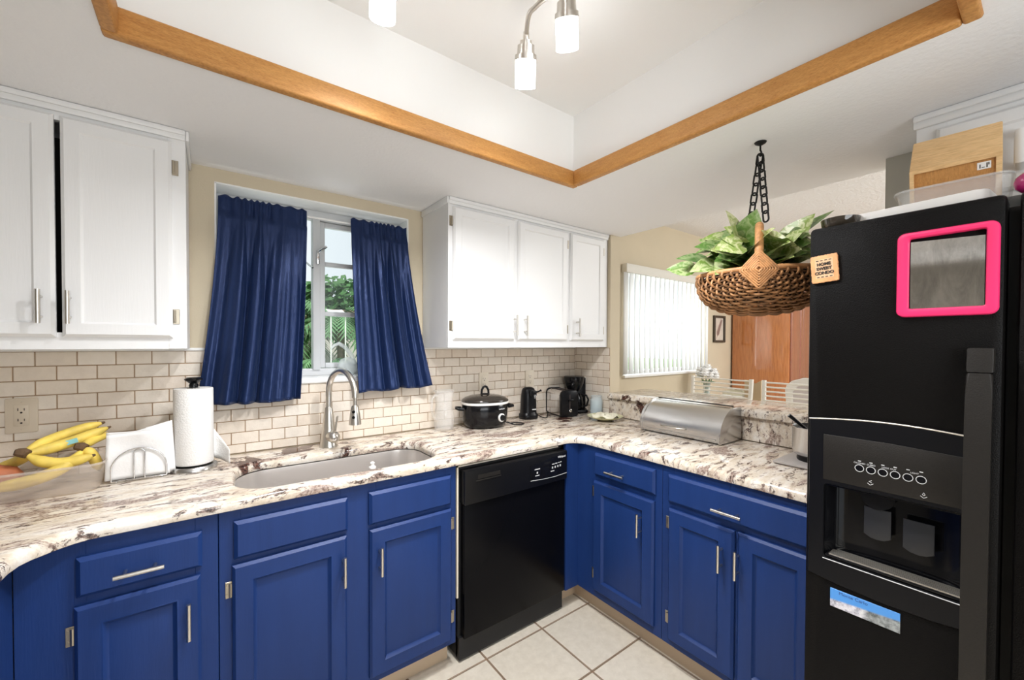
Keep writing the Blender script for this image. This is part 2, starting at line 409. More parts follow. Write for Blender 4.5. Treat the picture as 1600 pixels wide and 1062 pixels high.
# ------------------------------------------------------------------ the room
SOF, TRAY = 2.139, 2.47
def room():
    b = B(); b.mi = 0
    x = -.556
    b.box((-3.5, -3.5, -.05), (4.3, .0, -.006)); b.mi = 1
    for i in range(-12, 10):
        for j in range(-9, 3):
            x0 = -.556+i*.3255; y0 = -.654+j*.326
            if y0+.326 > .02 or x0 < -3.5: continue
            b.box((x0+.003, y0+.003, -.006), (x0+.3225, y0+.323, 0), .002, 1)
    struct('floor', b, [X['grout'], X['floor']])
    b = B()
    for q in (((-3.5, 0, 0), (-2.162, .25, 2.6)), ((-2.162, 0, 0), (-1.298, .25, 1.213)), ((-2.162, 0, 2.083), (-1.298, .25, 2.6)),
              ((-1.298, 0, 0), (.570, .25, 2.6)), ((.570, 0, 0), (1.885, .25, 1.125)), ((.570, 0, 2.055), (1.885, .25, 2.6)), ((1.885, 0, 0), (4.3, .25, 2.6))):
        b.box(*q)
    struct('wall_back', b, X['wall'])
    struct('wall_side', B().box((.006, -.330, 0), (.106, 0, SOF)), X['wall'])
    struct('wall_left', B().box((-3.5, -3.4, 0), (-3.4, 0, 2.6)), X['taupe'])
    struct('wall_front', B().box((-3.5, -3.5, 0), (-2.5, -3.4, 2.6)).box((-.9, -3.5, 0), (.2, -3.4, 2.6)), X['wall'])  # unseen wall added behind the camera to cut light from the rear opening
    struct('wall_left_soffit', B().box((-3.4, -3.4, 1.98), (-3.08, -1.45, SOF-.001)), X['ceil'])
    struct('wall_right', B().box((4.2, -3.4, 0), (4.3, 0, 2.6)), X['wall'])
    struct('wall_knee', B().box((.020, -1.735, 0), (.106, -.330, 1.032)), X['wall'])
    struct('wall_alcove', B().box((-.03, -2.9, 0), (.09, -1.735, TRAY)), X['grey'])
    struct('wall_fascia', B().box((.086, -1.735, SOF+.0295), (.106, 0, TRAY)), X['ceil'])
    hole = [(-2.389, -2.045), (-.80, -2.045), (-.80, -.770), (-2.389, -.770)]
    b = B().slab([(-3.5, -3.4), (.106, -3.4), (.106, 0), (-3.5, 0)], [hole], [(0, SOF), (0, SOF+.03)])
    struct('ceiling', b, X['ceil'])
    b = B()
    b.box((-2.45, -2.1, TRAY), (-.74, -.71, TRAY+.03))
    b.box((-2.42, -2.08, SOF+.03), (-2.389, -.74, TRAY)); b.box((-.80, -2.08, SOF+.03), (-.77, -.74, TRAY))
    b.box((-2.389, -2.08, SOF+.03), (-.80, -2.045, TRAY)); b.box((-2.389, -.770, SOF+.03), (-.80, -.74, TRAY))
    struct('ceiling_tray', b, X['tray'])
    struct('ceiling_dining', B().box((.106, -3.4, TRAY), (4.3, 0, TRAY+.03)), X['popcorn'])
    z0, z1, t = SOF-.008, SOF+.062, .032
    for k, q in enumerate((((-2.389, -.770-t, z0), (-.80, -.770, z1)), ((-.80-t, -2.045+t, z0), (-.80, -.770-t, z1)),
                           ((-2.389, -2.045, z0), (-.80, -2.045+t, z1)), ((-2.389, -2.045+t, z0), (-2.389+t, -.770-t, z1)))):
        struct('trim_%d' % (k+1), B().box(*q, .007, 3), X['oak'])
    struct('baseboard_back', B().box((-2.52, -.545, 0), (-1.345, -.535, .103)).box((-.694, -.545, 0), (-.543, -.535, .103)), X['toe'])
    struct('baseboard_side', B().box((-.543, -1.70, 0), (-.533, -.545, .103)), X['toe'])
    # tiled splashbacks, one mesh of separate tiles each
    def tiles(F, u0, u1, v0, v1, us, skip=None):
        b = B(F); b.mi = 0; rows = int(round((v1-v0)/.0514))
        for r in range(-1, rows):
            hi = v1-r*.0514-.0514*0; lo = max(v0, hi-.0514); hi = min(hi, v1)
            if r < 0 or hi-lo < .008: continue
            off = us+(.0514 if r % 2 else 0)
            k0 = math.floor((u0-off)/.1028)
            for k in range(k0, k0+int((u1-u0)/.1028)+3):
                a, c = max(u0, off+k*.1028+.0016), min(u1, off+(k+1)*.1028-.0016)
                if c-a < .006: continue
                top = hi
                if skip and a < skip[1] and c > skip[0] and hi > skip[2]:
                    if lo >= skip[2]-.008:
                        if a >= skip[0]-.02 and c <= skip[1]+.02: continue
                        if a < skip[0]: c = min(c, skip[0])
                        else: a = max(a, skip[1])
                        if c-a < .006: continue
                    else: top = min(hi, skip[2]) if a > skip[0]-.05 and c < skip[1]+.05 else hi
                b.box((a, lo+.0016, .001), (c, top-.0016, .0065), .0014, 1)
        b.mi = 1
        if skip:
            b.box((u0, v0, 0), (skip[0], v1, .0042)); b.box((skip[1], v0, 0), (u1, v1, .0042)); b.box((skip[0], v0, 0), (skip[1], skip[2], .0042))
        else: b.box((u0, v0, 0), (u1, v1, .0042))
        return b
    struct('wall_back_tile', tiles(FB(0), -3.4, 0, .915, 1.366, -2.675, (-2.175, -1.285, 1.213)), [X['tile'], X['tgrout']])
    struct('wall_side_tile', tiles(FP(.006), .0, .330, .915, 1.372, .02), [X['tile'], X['tgrout']])
    struct('trim_5', B().box((-3.4, -.012, 1.366), (-2.175, 0, 1.378), .003).box((-1.285, -.012, 1.366), (0, 0, 1.378), .003), X['trimwhite'])
room()

def window_kitchen():
    b = B()   # white reveal and sill
    b.box((-2.1625, -.0005, 1.228), (-2.156, .25, 2.08)); b.box((-1.304, -.0005, 1.228), (-1.2975, .25, 2.08))
    b.box((-2.162, -.0005, 2.0775), (-1.298, .25, 2.0835))
    b.box((-2.175, -.016, 1.206), (-1.285, .25, 1.232), .005)
    struct('trim_6', b, X['trimwhite'])
    w = bpy.data.objects.new('window_1', None); COL.objects.link(w); w['kind'] = 'structure'; W['window_1'] = Matrix()
    y0, y1 = .135, .175
    b = B()
    b.box((-2.158, y0, 1.232), (-2.115, y1, 2.078), .004); b.box((-1.345, y0, 1.232), (-1.302, y1, 2.078), .004)
    b.box((-2.115, y0, 1.232), (-1.345, y1, 1.268), .004); b.box((-2.115, y0, 2.030), (-1.345, y1, 2.078), .004)
    obj('window_frame', b, X['alu'], w)
    obj('mullion', B().box((-1.757, y0-.012, 1.262), (-1.722, y1, 2.035), .004), X['alu'], w)
    def casement(x0, x1, hinge_x, ang, name):
        M = Matrix.Translation((hinge_x, .16, 0)) @ Matrix.Rotation(ang, 4, 'Z') @ Matrix.Translation((-hinge_x, -.16, 0))
        b = B(M); e = .026
        b.box((x0, .148, 1.270), (x0+e, .172, 2.028), .003); b.box((x1-e, .148, 1.270), (x1, .172, 2.028), .003)
        b.box((x0+e, .148, 1.270), (x1-e, .172, 1.296), .003); b.box((x0+e, .148, 2.002), (x1-e, .172, 2.028), .003)
        for z in (1.553, 1.812): b.box((x0+e, .150, z-.012), (x1-e, .170, z+.012), .003)
        s = obj(name, b, X['alu'], w)
        obj('pane', B(M).box((x0+e-.004, .158, 1.292), (x1-e+.004, .162, 2.006)), X['glass'], s)
        return s
    casement(-1.720, -1.347, -1.347, 0, 'sash')
    casement(-2.113, -1.759, -2.113, math.radians(28), 'sash')
    b = B(); b.box((-1.742, .108, 1.80), (-1.728, .124, 1.87), .004); b.tube([(-1.735, .112, 1.86), (-1.722, .09, 1.872), (-1.70, .082, 1.89)], .006, 8)
    b.tube([(-1.76, .11, 1.78), (-1.775, .14, 1.80), (-1.80, .17, 1.83)], .005, 6)
    obj('latch', b, X['chrome'], w)
window_kitchen()

def window_dining():
    w = bpy.data.objects.new('window_2', None); COL.objects.link(w); w['kind'] = 'structure'; W['window_2'] = Matrix()
    b = B()
    b.box((.570, .05, 1.125), (.62, .12, 2.055)); b.box((1.835, .05, 1.125), (1.885, .12, 2.055)); b.box((.62, .05, 1.125), (1.835, .12, 1.17)); b.box((.62, .05, 2.0), (1.835, .12, 2.055))
    b.box((.62, .06, 1.55), (1.835, .11, 1.59))
    obj('window_frame', b, X['trimwhite'], w)
    obj('pane', B().box((.62, .083, 1.17), (1.835, .087, 2.0)), X['glass'], w)
    obj('sill', B().box((.555, -.03, 1.118), (1.90, .05, 1.142), .006), X['trimwhite'], w)
    # vertical blind
    t = thing('vertical_blind', 'white vertical slat blind closed across the dining window', 'blind', (1.23, -.02, 2.055))
    obj('headrail', B().box((.535, -.058, 1.985), (1.895, -.004, 2.055), .003), X['vinyl'], t, label='taupe-white valance')
    m, nt, p = _nt('blind_slat'); p.inputs['Base Color'].default_value = (.86, .86, .86, 1); p.inputs['Roughness'].default_value = .5
    tr = nt.nodes.new('ShaderNodeBsdfTranslucent'); tr.inputs[0].default_value = (.95, .95, .95, 1)
    mx = nt.nodes.new('ShaderNodeMixShader'); mx.inputs[0].default_value = .55
    nt.links.new(p.outputs[0], mx.inputs[1]); nt.links.new(tr.outputs[0], mx.inputs[2]); nt.links.new(mx.outputs[0], nt.nodes['Material Output'].inputs[0])
    n = 19; w0 = (1.890-.530)/n
    for i in range(n):
        xc = .530+(i+.5)*w0; a = math.radians(11); b = B()
        def fn(u, v, xc=xc):
            q = (u-.5)*.089; bow = .006*(1-(2*u-1)**2)
            return (xc+q*math.cos(a), -.028+q*math.sin(a)-bow, 1.985-v*(1.985-1.150))
        obj('slat', b.grid(fn, 5, 1), m, t, 60, solid=.0012)
window_dining()

# ------------------------------------------------------------------ base cabinets
def carcass(F, u0, u1, depth, parent, v0=.104, v1=.876, m='blue', stiles=(), rails=(), face=0.019):
    """open box with a face frame; h = 0 is the frame's front"""
    b = B(F); t = .016
    b.box((u0, v0, -depth), (u0+t, v1, -face)); b.box((u1-t, v0, -depth), (u1, v1, -face))
    b.box((u0+t, v0, -depth), (u1-t, v0+t, -face)); b.box((u0+t, v0+t, -depth), (u1-t, v1, -depth+.006))
    body = obj('body', b, X[m], parent)
    b = B(F)
    for a, c in stiles: b.box((a, v0, -face), (c, v1, 0), .001, 1)
    for a, c, d, e in rails: b.box((a, d, -face), (c, e, 0))
    obj('face_frame', b, X[m], parent)
    return body
def base_cabinets():
    F = FB(-.605)
    t = thing('base_cabinet', 'blue base cabinet with one drawer over one door, left of the sink cabinet', 'cabinet', (-2.38, -.30, 0), 0, 'blue base cabinets')
    carcass(F, -2.583, -2.169, .585, t, stiles=[(-2.583, -2.455), (-2.225, -2.169)], rails=[(-2.455, -2.225, .104, .15), (-2.455, -2.225, .69, .745), (-2.455, -2.225, .82, .876)])
    drawer(F, -2.473, .726, -2.208, .832, t, (-2.345, .771, .104))
    door(F, -2.477, .132, -2.212, .702, t, X['blue'], BASEDOOR, -2.240, .588, .106, -1, (.625, .21))
    t = thing('base_cabinet', 'wide blue sink cabinet with two doors under two false drawer fronts', 'cabinet', (-1.75, -.30, 0), 0, 'blue base cabinets')
    carcass(F, -2.167, -1.336, .585, t, stiles=[(-2.167, -2.11), (-1.81, -1.68), (-1.385, -1.336)],
            rails=[(a, c, d, e) for a, c in ((-2.11, -1.81), (-1.68, -1.385)) for d, e in ((.104, .15), (.69, .73), (.82, .876))])
    drawer(F, -2.129, .720, -1.786, .840, t, None, 'false_front'); drawer(F, -1.710, .716, -1.364, .840, t, None, 'false_front')
    door(F, -2.134, .132, -1.790, .702, t, X['blue'], BASEDOOR, -1.806, .588, .106, -1, (.625, .21))
    door(F, -1.708, .132, -1.362, .698, t, X['blue'], BASEDOOR, -1.674, .583, .106, 1, (.628, .225))
    # left leg of the U, seen as a sliver at the frame's edge
    t = thing('base_cabinet', 'blue base cabinet turning towards the viewer at the left edge', 'cabinet', (-2.9, -1.0, 0), 0, 'blue base cabinets')
    b = B(); b.box((-3.18, -1.32, .104), (-2.603, -.605, .876)); obj('body', b, X['blue'], t)
    b = B(); b.box((-2.603, -1.32, .104), (-2.584, -.6055, .876), .001, 1); obj('face_frame', b, X['blue'], t)
    # peninsula
    F = FP(-.603)
    t = thing('base_cabinet', 'blue peninsula cabinet with one small drawer over one narrow door, beside the dishwasher', 'cabinet', (-.30, -.87, 0), 0, 'blue base cabinets')
    carcass(F, .606, 1.128, .583, t, stiles=[(.606, .765), (1.085, 1.128)], rails=[(.765, 1.085, .104, .15), (.765, 1.085, .69, .745), (.765, 1.085, .82, .876)])
    obj('filler_panel', B().box((-.694, -.624, .104), (-.604, -.605, .876)), X['blue'], t)
    drawer(F, .748, .735, 1.099, .846, t, (.898, .776, .108))
    door(F, .744, .145, 1.095, .704, t, X['blue'], BASEDOOR, 1.033, .584, .104, -1, (.645, .223))
    t = thing('base_cabinet', 'blue peninsula cabinet with one long drawer over two doors, beside the fridge', 'cabinet', (-.30, -1.41, 0), 0, 'blue base cabinets')
    carcass(F, 1.130, 1.705, .583, t, stiles=[(1.130, 1.19), (1.415, 1.475), (1.66, 1.705)], rails=[(a, c, d, e) for a, c in ((1.19, 1.415), (1.475, 1.66)) for d, e in ((.104, .15), (.69, .73), (.82, .876))])
    drawer(F, 1.162, .727, 1.690, .844, t, (1.421, .768, .108))
    door(F, 1.166, .134, 1.438, .700, t, X['blue'], BASEDOOR, 1.396, .589, .104, -1, (.633, .222))
    door(F, 1.450, .134, 1.700, .702, t, X['blue'], BASEDOOR, 1.457, .589, .104, 1, (.633, .222))
base_cabinets()

def upper_cabinets():
    F = FB(-.307)
    Z0, Z1 = 1.378, SOF-.001
    def crown(u0, u1, side, t):
        b = B(F)
        b.box((u0, 2.104, 0), (u1, Z1, .010), .004); b.box((u0, 2.120, .010), (u1, Z1, .017), .005)
        for s_ in side:
            x = u0 if s_ < 0 else u1
            b.box((x, 2.104, -.300), (x+s_*.010, Z1, .010), .003)
        obj('crown_molding', b, X['white'], t)
    t = thing('wall_cabinet', 'white two door wall cabinet left of the sink window', 'cabinet', (-2.55, -.15, Z0), 0, 'white wall cabinets')
    carcass(F, -2.87, -2.248, .300, t, Z0, Z1, 'white', [(-2.87, -2.82), (-2.298, -2.248)], [(-2.82, -2.298, Z0, 1.43), (-2.82, -2.298, 2.08, Z1)])
    obj('interior_shade', B(F).box((-2.82, 1.40, -.29), (-2.30, 2.12, -.282)), X['inside_shade'], t)  # dark sheet paints the shade seen through the gap between the doors
    door(F, -2.86, 1.416, -2.5615, 2.092, t, X['white'], UPDOOR, -2.590, 1.506, .100, -1, (2.01, 1.49))
    door(F, -2.548, 1.416, -2.286, 2.092, t, X['white'], UPDOOR, -2.530, 1.506, .100, 1, (2.005, 1.49))
    crown(-2.87, -2.248, (1,), t)
    t = thing('wall_cabinet', 'white three door wall cabinet right of the sink window', 'cabinet', (-.6, -.15, Z0), 0, 'white wall cabinets')
    carcass(F, -1.216, -.001, .300, t, Z0, Z1, 'white', [(-1.216, -1.165), (-.83, -.75), (-.42, -.33), (-.08, -.001)],
            [(a, c, d, e) for a, c in ((-1.165, -.83), (-.75, -.42), (-.33, -.08)) for d, e in ((Z0, 1.44), (2.07, Z1))])
    door(F, -1.192, 1.420, -.804, 2.094, t, X['white'], UPDOOR, -.812, 1.502, .114, -1, (2.02, 1.49))
    door(F, -.777, 1.420, -.390, 2.094, t, X['white'], UPDOOR, -.738, 1.502, .114, 1, (2.02, 1.49))
    door(F, -.362, 1.420, -.053, 2.094, t, X['white'], UPDOOR, -.316, 1.502, .114, 1, (2.02, 1.49))
    crown(-1.216, -.001, (-1,), t)
    F = FP(-.335)
    t = thing('wall_cabinet', 'white cabinet under the ceiling above the fridge', 'cabinet', (-.18, -2.25, 1.83), 0, 'white wall cabinets')
    carcass(F, 1.868, 2.66, .300, t, 1.83, Z1, 'white', [(1.868, 1.935), (2.24, 2.30), (2.6, 2.66)], [(a, c, d, e) for a, c in ((1.935, 2.24), (2.30, 2.6)) for d, e in ((1.83, 1.87), (2.07, Z1))])
    for a, c, h in ((1.915, 2.255, 2.085), (2.275, 2.62, 2.31)):
        d = obj('door', B(F).rings(a, 1.845, c, 2.082, UPDOOR), X['white'], t)
        b = B(F); b.tube([(h, 1.905, .02), (h, 1.912, .05), (h, 1.955, .056), (h, 1.993, .05), (h, 2.0, .02)], .012, 10); obj('handle', b, X['trimwhite'], d)
    b = B(F); b.box((1.862, 2.098, 0), (2.66, Z1, .014), .004); b.box((1.862, 2.118, .014), (2.66, Z1, .024), .005); obj('crown_molding', b, X['white'], t)
upper_cabinets()

# ------------------------------------------------------------------ worktop, sink, tap
def worktop():
    outer = [(-3.39, -.008), (-.001, -.008), (-.001, -1.705), (-.621, -1.705)]
    outer += [(-.621, -.71), (-.624, -.685), (-.633, -.662), (-.650, -.643), (-.673, -.631), (-.70, -.627)]
    outer += [(-2.42, -.627), (-2.445, -.630), (-2.468, -.638), (-2.49, -.652), (-2.53, -.690), (-2.545, -.715), (-2.553, -.75), (-2.556, -.80), (-2.556, -1.33), (-3.39, -1.33)]
    hole = []
    for cx, cy, r, a0 in ((-1.475, -.315, .105, 0), (-1.995, -.315, .115, 90), (-1.995, -.440, .120, 180), (-1.505, -.435, .135, 270)):
        for k in range(9):
            a = math.radians(a0+90*k/8); hole.append((cx+r*math.cos(a), cy+r*math.sin(a)))
    prof = [(.006, .877), (.001, .880), (0, .885), (0, .896), (.002, .903), (.007, .909), (.013, .9135), (.020, .915)]
    b = B().slab(outer, [hole], prof)
    o = obj('countertop', b, X['granite'], None, 40)
    tag(o, 'cream granite countertop with brown and black streaks around the sink and peninsula', 'countertop')
    # undermount sink
    t = thing('kitchen_sink', 'oblong stainless steel undermount sink below the window', 'sink', (-1.74, -.37, .70))
    b = B(); n = len(hole); c = (-1.745, -.378)
    def ring(s, z): return [b.v((c[0]+(x-c[0])*s, c[1]+(y-c[1])*s, z)) for x, y in hole]
    R = [ring(1.06, .8755), ring(1.005, .8755), ring(.995, .86), ring(.965, .735), ring(.94, .708), ring(.89, .698), ring(.15, .692)]
    for a, q in zip(R, R[1:]):
        for i in range(n): b.f([a[i], a[(i+1) % n], q[(i+1) % n], q[i]])
    b.f(R[-1])
    obj('bowl', b, X['sinksteel'], t, 50)
    obj('drain', B().lathe([(.045, .694), (.04, .699), (.012, .697), (0, .697)], (c[0], c[1], 0), 20), X['chrome'], t)
    # tap
    t = thing('kitchen_faucet', 'brushed nickel pull-down faucet with high arched spout behind the sink', 'faucet', (-1.735, -.105, .915))
    M = Matrix.Translation((-1.735, -.105, .915))
    obj('base', B(M).lathe([(.041, 0), (.041, .004), (.038, .012), (.034, .04), (.0285, .09), (.0225, .145), (.0165, .180), (.0140, .186)], n=28), X['nickel'], t)
    d = Vector((.30, -.954)).normalized(); pts = []
    for k in range(5): pts.append((0, 0, .15+.026*k))
    cz, rr = .255, .105
    for k in range(1, 17):
        a = math.radians(180-k*11.6); q = rr+rr*math.cos(a); pts.append((d.x*q, d.y*q, cz+.55*rr*0+rr*math.sin(a)))
    obj('spout', B(M).tube(pts, .0135, 14), X['nickel'], t, 60)
    e = Vector(pts[-1]); dr = (Vector(pts[-1])-Vector(pts[-2])).normalized()
    dn = (dr+Vector((0, 0, -2.2))).normalized()
    b = B(M); p = e; b.tube([p-dr*.004, p+dr*.006, p+dr*.012+dn*.03], [.0115, .0095, .0095], 14)
    q = p+dr*.012+dn*.022
    b.tube([q, q+dn*.010, q+dn*.035, q+dn*.068, q+dn*.083], [.0125, .0165, .021, .0255, .0265], 18)
    h = obj('spray_head', b, X['nickel'], t, 50)
    fd = Vector((-.5, -.85, .05)).normalized()
    b = B(M)
    for s in (.026, .050): b.tube([q+dn*s+fd*.013, q+dn*s+fd*.0245], .0065, 12)
    obj('button', b, X['black'], h)
    bd = Vector((.25, -.97, 0)).normalized(); p = Vector((0, 0, .050))
    b = B(M); b.tube([p+bd*.012, p+bd*.048, p+bd*.060, p+bd*.068, p+bd*.071], [.026, .027, .024, .015, .004], 20)
    b.tube([p+bd*.050+Vector((0, 0, .012)), p+bd*.056+Vector((.004, 0, .05)), p+bd*.062+Vector((.008, 0, .098))], [.0065, .0055, .0045], 10)
    obj('lever', b, X['nickel'], t, 50)
    o = obj('drain_stopper', B().lathe([(.009, .9155), (.013, .918), (.013, .924), (.008, .927), (.006, .934), (.009, .938), (.006, .942), (0, .943)], (-1.684, -.575, 0), 16), X['label'], None)
    tag(o, 'small white plastic stopper standing on the counter edge before the sink', 'stopper')
worktop()

def dishwasher():
    t = thing('dishwasher', 'black built-in dishwasher between the sink cabinet and the corner', 'dishwasher', (-1.01, -.30, 0))
    obj('body', B().box((-1.318, -.590, .02), (-.700, -.03, .868)), X['blackmatte'], t)
    F = FB(-.605)
    d = obj('door', B(F).box((-1.305, .112, -.014), (-.704, .700, .022), .004), X['dwdoor'], t)
    b = B(F); b.prism(rrect(-1.310, .702, -.700, .850, .006, 3), -.014, .034, .004); d2 = obj('control_panel', b, X['black'], t)
    obj('vent', B(F).box((-1.245, .806, .034), (-1.125, .824, .0352)).box((-1.255, .797, .034), (-1.120, .802, .037), .001), X['fhandle'], d2)
    b = B(F); b.prism([(-.947, .812), (-.947, .737), (-.80, .729), (-.705, .733), (-.705, .842)], .0335, .0362, .001); pn = obj('keypad', b, X['blackgloss'], d2)
    b = B(F)
    b.tube([(-.947, .738, .0365), (-.87, .732, .0365), (-.79, .730, .0365), (-.706, .735, .0365)], .0012, 6)
    obj('edging', b, X['greyline'], pn)
    M = FB(-.605-.0364)
    text('lettering', 'Whirlpool', .0125, M @ Matrix.Translation((-.742, .824, 0)), X['greyline'], pn, bold=.0004)
    b = B(F)
    for u, v, w in ((-.905, .788, .034), (-.800, .795, .016), (-.780, .796, .014), (-.762, .797, .012), (-.748, .798, .008), (-.905, .757, .026), (-.805, .761, .024)): b.box((u-w/2, v-.0022, .036), (u+w/2, v+.0022, .0367))
    for u, v in ((-.905, .771), (-.805, .778), (-.787, .779), (-.769, .780), (-.752, .781)): b.box((u-.004, v-.005, .036), (u+.004, v+.005, .0367))
    obj('key_print', b, X['greyline'], pn)
    obj('side_flange', B(F).box((-1.329, .29, -.02), (-1.321, .868, -.003)).box((-1.329, .862, -.02), (-.73, .868, -.003)), X['outletwhite'], t, label='pale cream mounting flange')
    obj('toe_panel', B(F).box((-1.318, .012, .0), (-.700, .110, -.03)), X['blackmatte'], t)
dishwasher()

def bar():
    o = obj('bar_backsplash', B().box((0, -1.73, .9155), (.019, -.332, 1.032)), X['granite'])
    tag(o, 'granite upstand between the peninsula counter and the raised bar', 'backsplash')
    pts = [(-.025, -1.73), (.413, -1.73), (.413, -.40), (.40, -.372), (.375, -.345), (.345, -.335), (.108, -.332), (-.025, -.332)]
    b = B().slab(pts, [], [(.006, 1.033), (0, 1.038), (0, 1.058), (.003, 1.065), (.010, 1.070)])
    o = obj('bar_counter', b, X['granite'], None, 40)
    tag(o, 'raised granite bar top behind the peninsula, shining with window light', 'bar top')
bar()

# ------------------------------------------------------------------ fridge and what is on it
def smudged(name, col, rough, scale, dark=.5):
    m, nt, p = _nt(name)
    f = _noise(nt, _coord(nt, (1, 1, .35)), scale, 7, .75, .4)
    nt.links.new(_ramp(nt, f, [(.35, [c*dark for c in col]), (.65, col)]), p.inputs['Base Color'])
    nt.links.new(_ramp(nt, f, [(.3, (rough*2.6,)*3), (.7, (rough,)*3)]), p.inputs['Roughness'])
    p.inputs['Metallic'].default_value = 1
    return m
def fridge():
    FX = -.78
    t = thing('refrigerator', 'black side-by-side refrigerator with ice and water dispenser at the peninsula end', 'refrigerator', (-.42, -2.17, 0))
    obj('body', B().box((-.700, -2.615, .03), (-.05, -1.720, 1.722), .004), X['blackmatte'], t)
    F = FP(FX); T = .074
    rec = (1.760, .796, 2.048, 1.006)
    b = B(F).slab(rrect(1.714, .065, 2.083, 1.737, .012, 3), [rrect(*rec, .010, 3)], [(0, -T), (0, -.010), (.003, -.003), (.010, 0)])
    d = obj('freezer_door', b, X['fridge'], t, 40)
    b = B(F).slab(rrect(2.101, .065, 2.612, 1.737, .012, 3), [], [(0, -T), (0, -.010), (.003, -.003), (.010, 0)])
    obj('fridge_door', b, X['fridge'], t, 40)
    obj('gasket', B().box((-.703, -2.60, .09), (-.700, -1.73, 1.71)), X['blackmatte'], t)
    # handle: bowed bar
    MH = Matrix(((0, -1, 0, FX), (0, 0, -1, 0), (1, 0, 0, 0), (0, 0, 0, 1)))
    def bow(v0, v1, n=16):
        o_, i_ = [], []
        for k in range(n+1):
            v = v0+(v1-v0)*k/n; q = (v-.87)/.53; h = .030+.034*max(0, 1-abs(q)**3)
            o_.append((v, h)); i_.append((v, h-.018))
        return o_, i_
    o_, i_ = bow(.40, 1.338)
    h = obj('handle', B(MH).prism(o_+i_[::-1], 2.030, 2.070, .006), X['fhandle'], d, 50)
    obj('handle_cap', B(MH).prism([(1.340, .033), (1.394, .026), (1.394, 0), (1.340, 0)], 2.029, 2.071, .004), X['fhandle'], h)
    # dispenser
    arc = [(1.722+.338*k/10, 1.185+.012*math.sin(PI*k/10)) for k in range(10, -1, -1)]
    outer = [(1.722, .737), (1.80, .728), (1.89, .724), (1.98, .727), (2.060, .737)]+arc
    b = B(F).slab(outer, [rrect(*rec, .010, 3)], [(0, -.002), (0, .003), (.002, .006)])
    s = obj('dispenser_surround', b, X['black'], d)
    obj('top_highlight', B(F).tube([(u, v+.001, .004) for u, v in arc], .0022, 8), X['grille'], s, label='thin silver strip painted as an edge highlight')  # silver strip stands in for light caught on the rounded top edge
    b = B(F).slab([(1.757, 1.018), (2.046, 1.018), (2.046, 1.138), (1.90, 1.146), (1.757, 1.146)], [], [(0, .005), (0, .0066), (.001, .0072)])
    cp = obj('control_panel', b, X['fhandle'], s)
    M = FP(FX-.0075)
    for k in range(6):
        u = 1.838+k*.0238; b = B(F)
        b.lathe([(.0078, .0072), (.0075, .0084), (0, .0086)], (u, 1.068, 0), 18)
        bt = obj('button', b, X['blackgloss'], cp)
        obj('button_rim', B(F).tube([(u+.0092*math.cos(2*PI*q/20), 1.068+.0092*math.sin(2*PI*q/20), .0078) for q in range(20)], .0008, 6, True), X['greyline'], cp)
        obj('indicator', B(F).box((u-.0032, 1.0865, .0070), (u+.0032, 1.0885, .0078)), X['greyline'], cp)
    for u, w in ((1.838, 'CRUSHED'), (1.862, 'CUBED'), (1.8975, 'LOCK OUT'), (1.945, 'LIGHT')):
        text('lettering', w, .0056, M @ Matrix.Translation((u, 1.0815, 0)), X['greyline'], cp, .0002)
    for u, v, q in ((1.861, 1.034, 0), (1.962, 1.030, 1)):
        b = B(F)
        b.tube([(u-.006, v-.001, .0074), (u, v-.0055, .0074), (u+.006, v-.001, .0074)], .0007, 6)
        if q: b.tube([(u, v+.008, .0074), (u-.0025, v+.003, .0074), (u, v+.0005, .0074), (u+.0025, v+.003, .0074)], .0007, 6, True)
        else: b.tube([(u+.003, v+.007, .0074), (u-.003, v+.004, .0074), (u+.003, v+.001, .0074)], .0008, 6)
        obj('spout_print', b, X['greyline'], cp)
    # recess liner
    b = B(F); u0, v0, u1, v1 = rec
    def lin(a, c):
        q = a*2-1; dep = -.062*math.sqrt(max(0, 1-abs(q)**4)); return (u0+.001+(u1-u0-.002)*a, v0+.002+(v1-v0-.004)*c, dep-.001)
    b.grid(lin, 24, 2); b.box((u0+.001, v1-.006, -.064), (u1-.001, v1-.002, -.004)); b.box((u0+.001, v0+.001, -.064), (u1-.001, v0+.005, -.004))
    obj('recess_liner', b, X['blackgloss'], s, 60)
    for u, v, w, hgt in ((1.868, .872, .056, .085), (1.948, .864, .058, .085)):
        b = B(F); b.prism([(u-w/2, v+hgt), (u-w/2, v+.010), (u-w/4, v+.002), (u, v), (u+w/4, v+.002), (u+w/2, v+.010), (u+w/2, v+hgt)], -.040, -.034, .002)
        obj('paddle', b, X['paddle'], s)
    obj('ice_chute', B(F).lathe([(.036, 0), (.034, -.012), (.026, -.02)], (1.868, .992, -.03), 24), X['black'], s)
    b = B(F); b.box((u0+.004, v0+.003, -.056), (u1-.004, v0+.010, .004), .002); tr_ = obj('drip_tray', b, X['black'], s)
    for k in range(6):
        h0 = -.044+k*.0085
        obj('slat', B(F).box((u0+.012, v0+.010, h0), (u1-.010, v0+.0135, h0+.0035)), X['grille'], tr_)
    obj('tray_edging', B(F).tube([(u0-.001, v0-.004, .0062), (u1+.004, v0-.004, .0062)], .0013, 6), X['greyline'], s)
    # magnets on the freezer door
    t = thing('mirror', 'square mirror in a hot pink plastic frame stuck on the freezer door', 'mirror', (FX, -1.990, 1.575))
    b = B(F).slab(rrect(1.907, 1.470, 2.075, 1.679, .016, 5), [rrect(1.929, 1.490, 2.055, 1.664, .004, 2)], [(0, .001), (0, .014), (.002, .017), (.006, .018)])
    obj('frame', b, X['pink'], t, 40)
    X['mirror'] = smudged('dirty_mirror', (.74, .72, .68), .05, 30, .60)
    b = B(F)
    def mg(a, c): return (1.931+.122*a, 1.490+.166*c-.006*a*c, .004+.003*math.sin(PI*c)+.003*c)
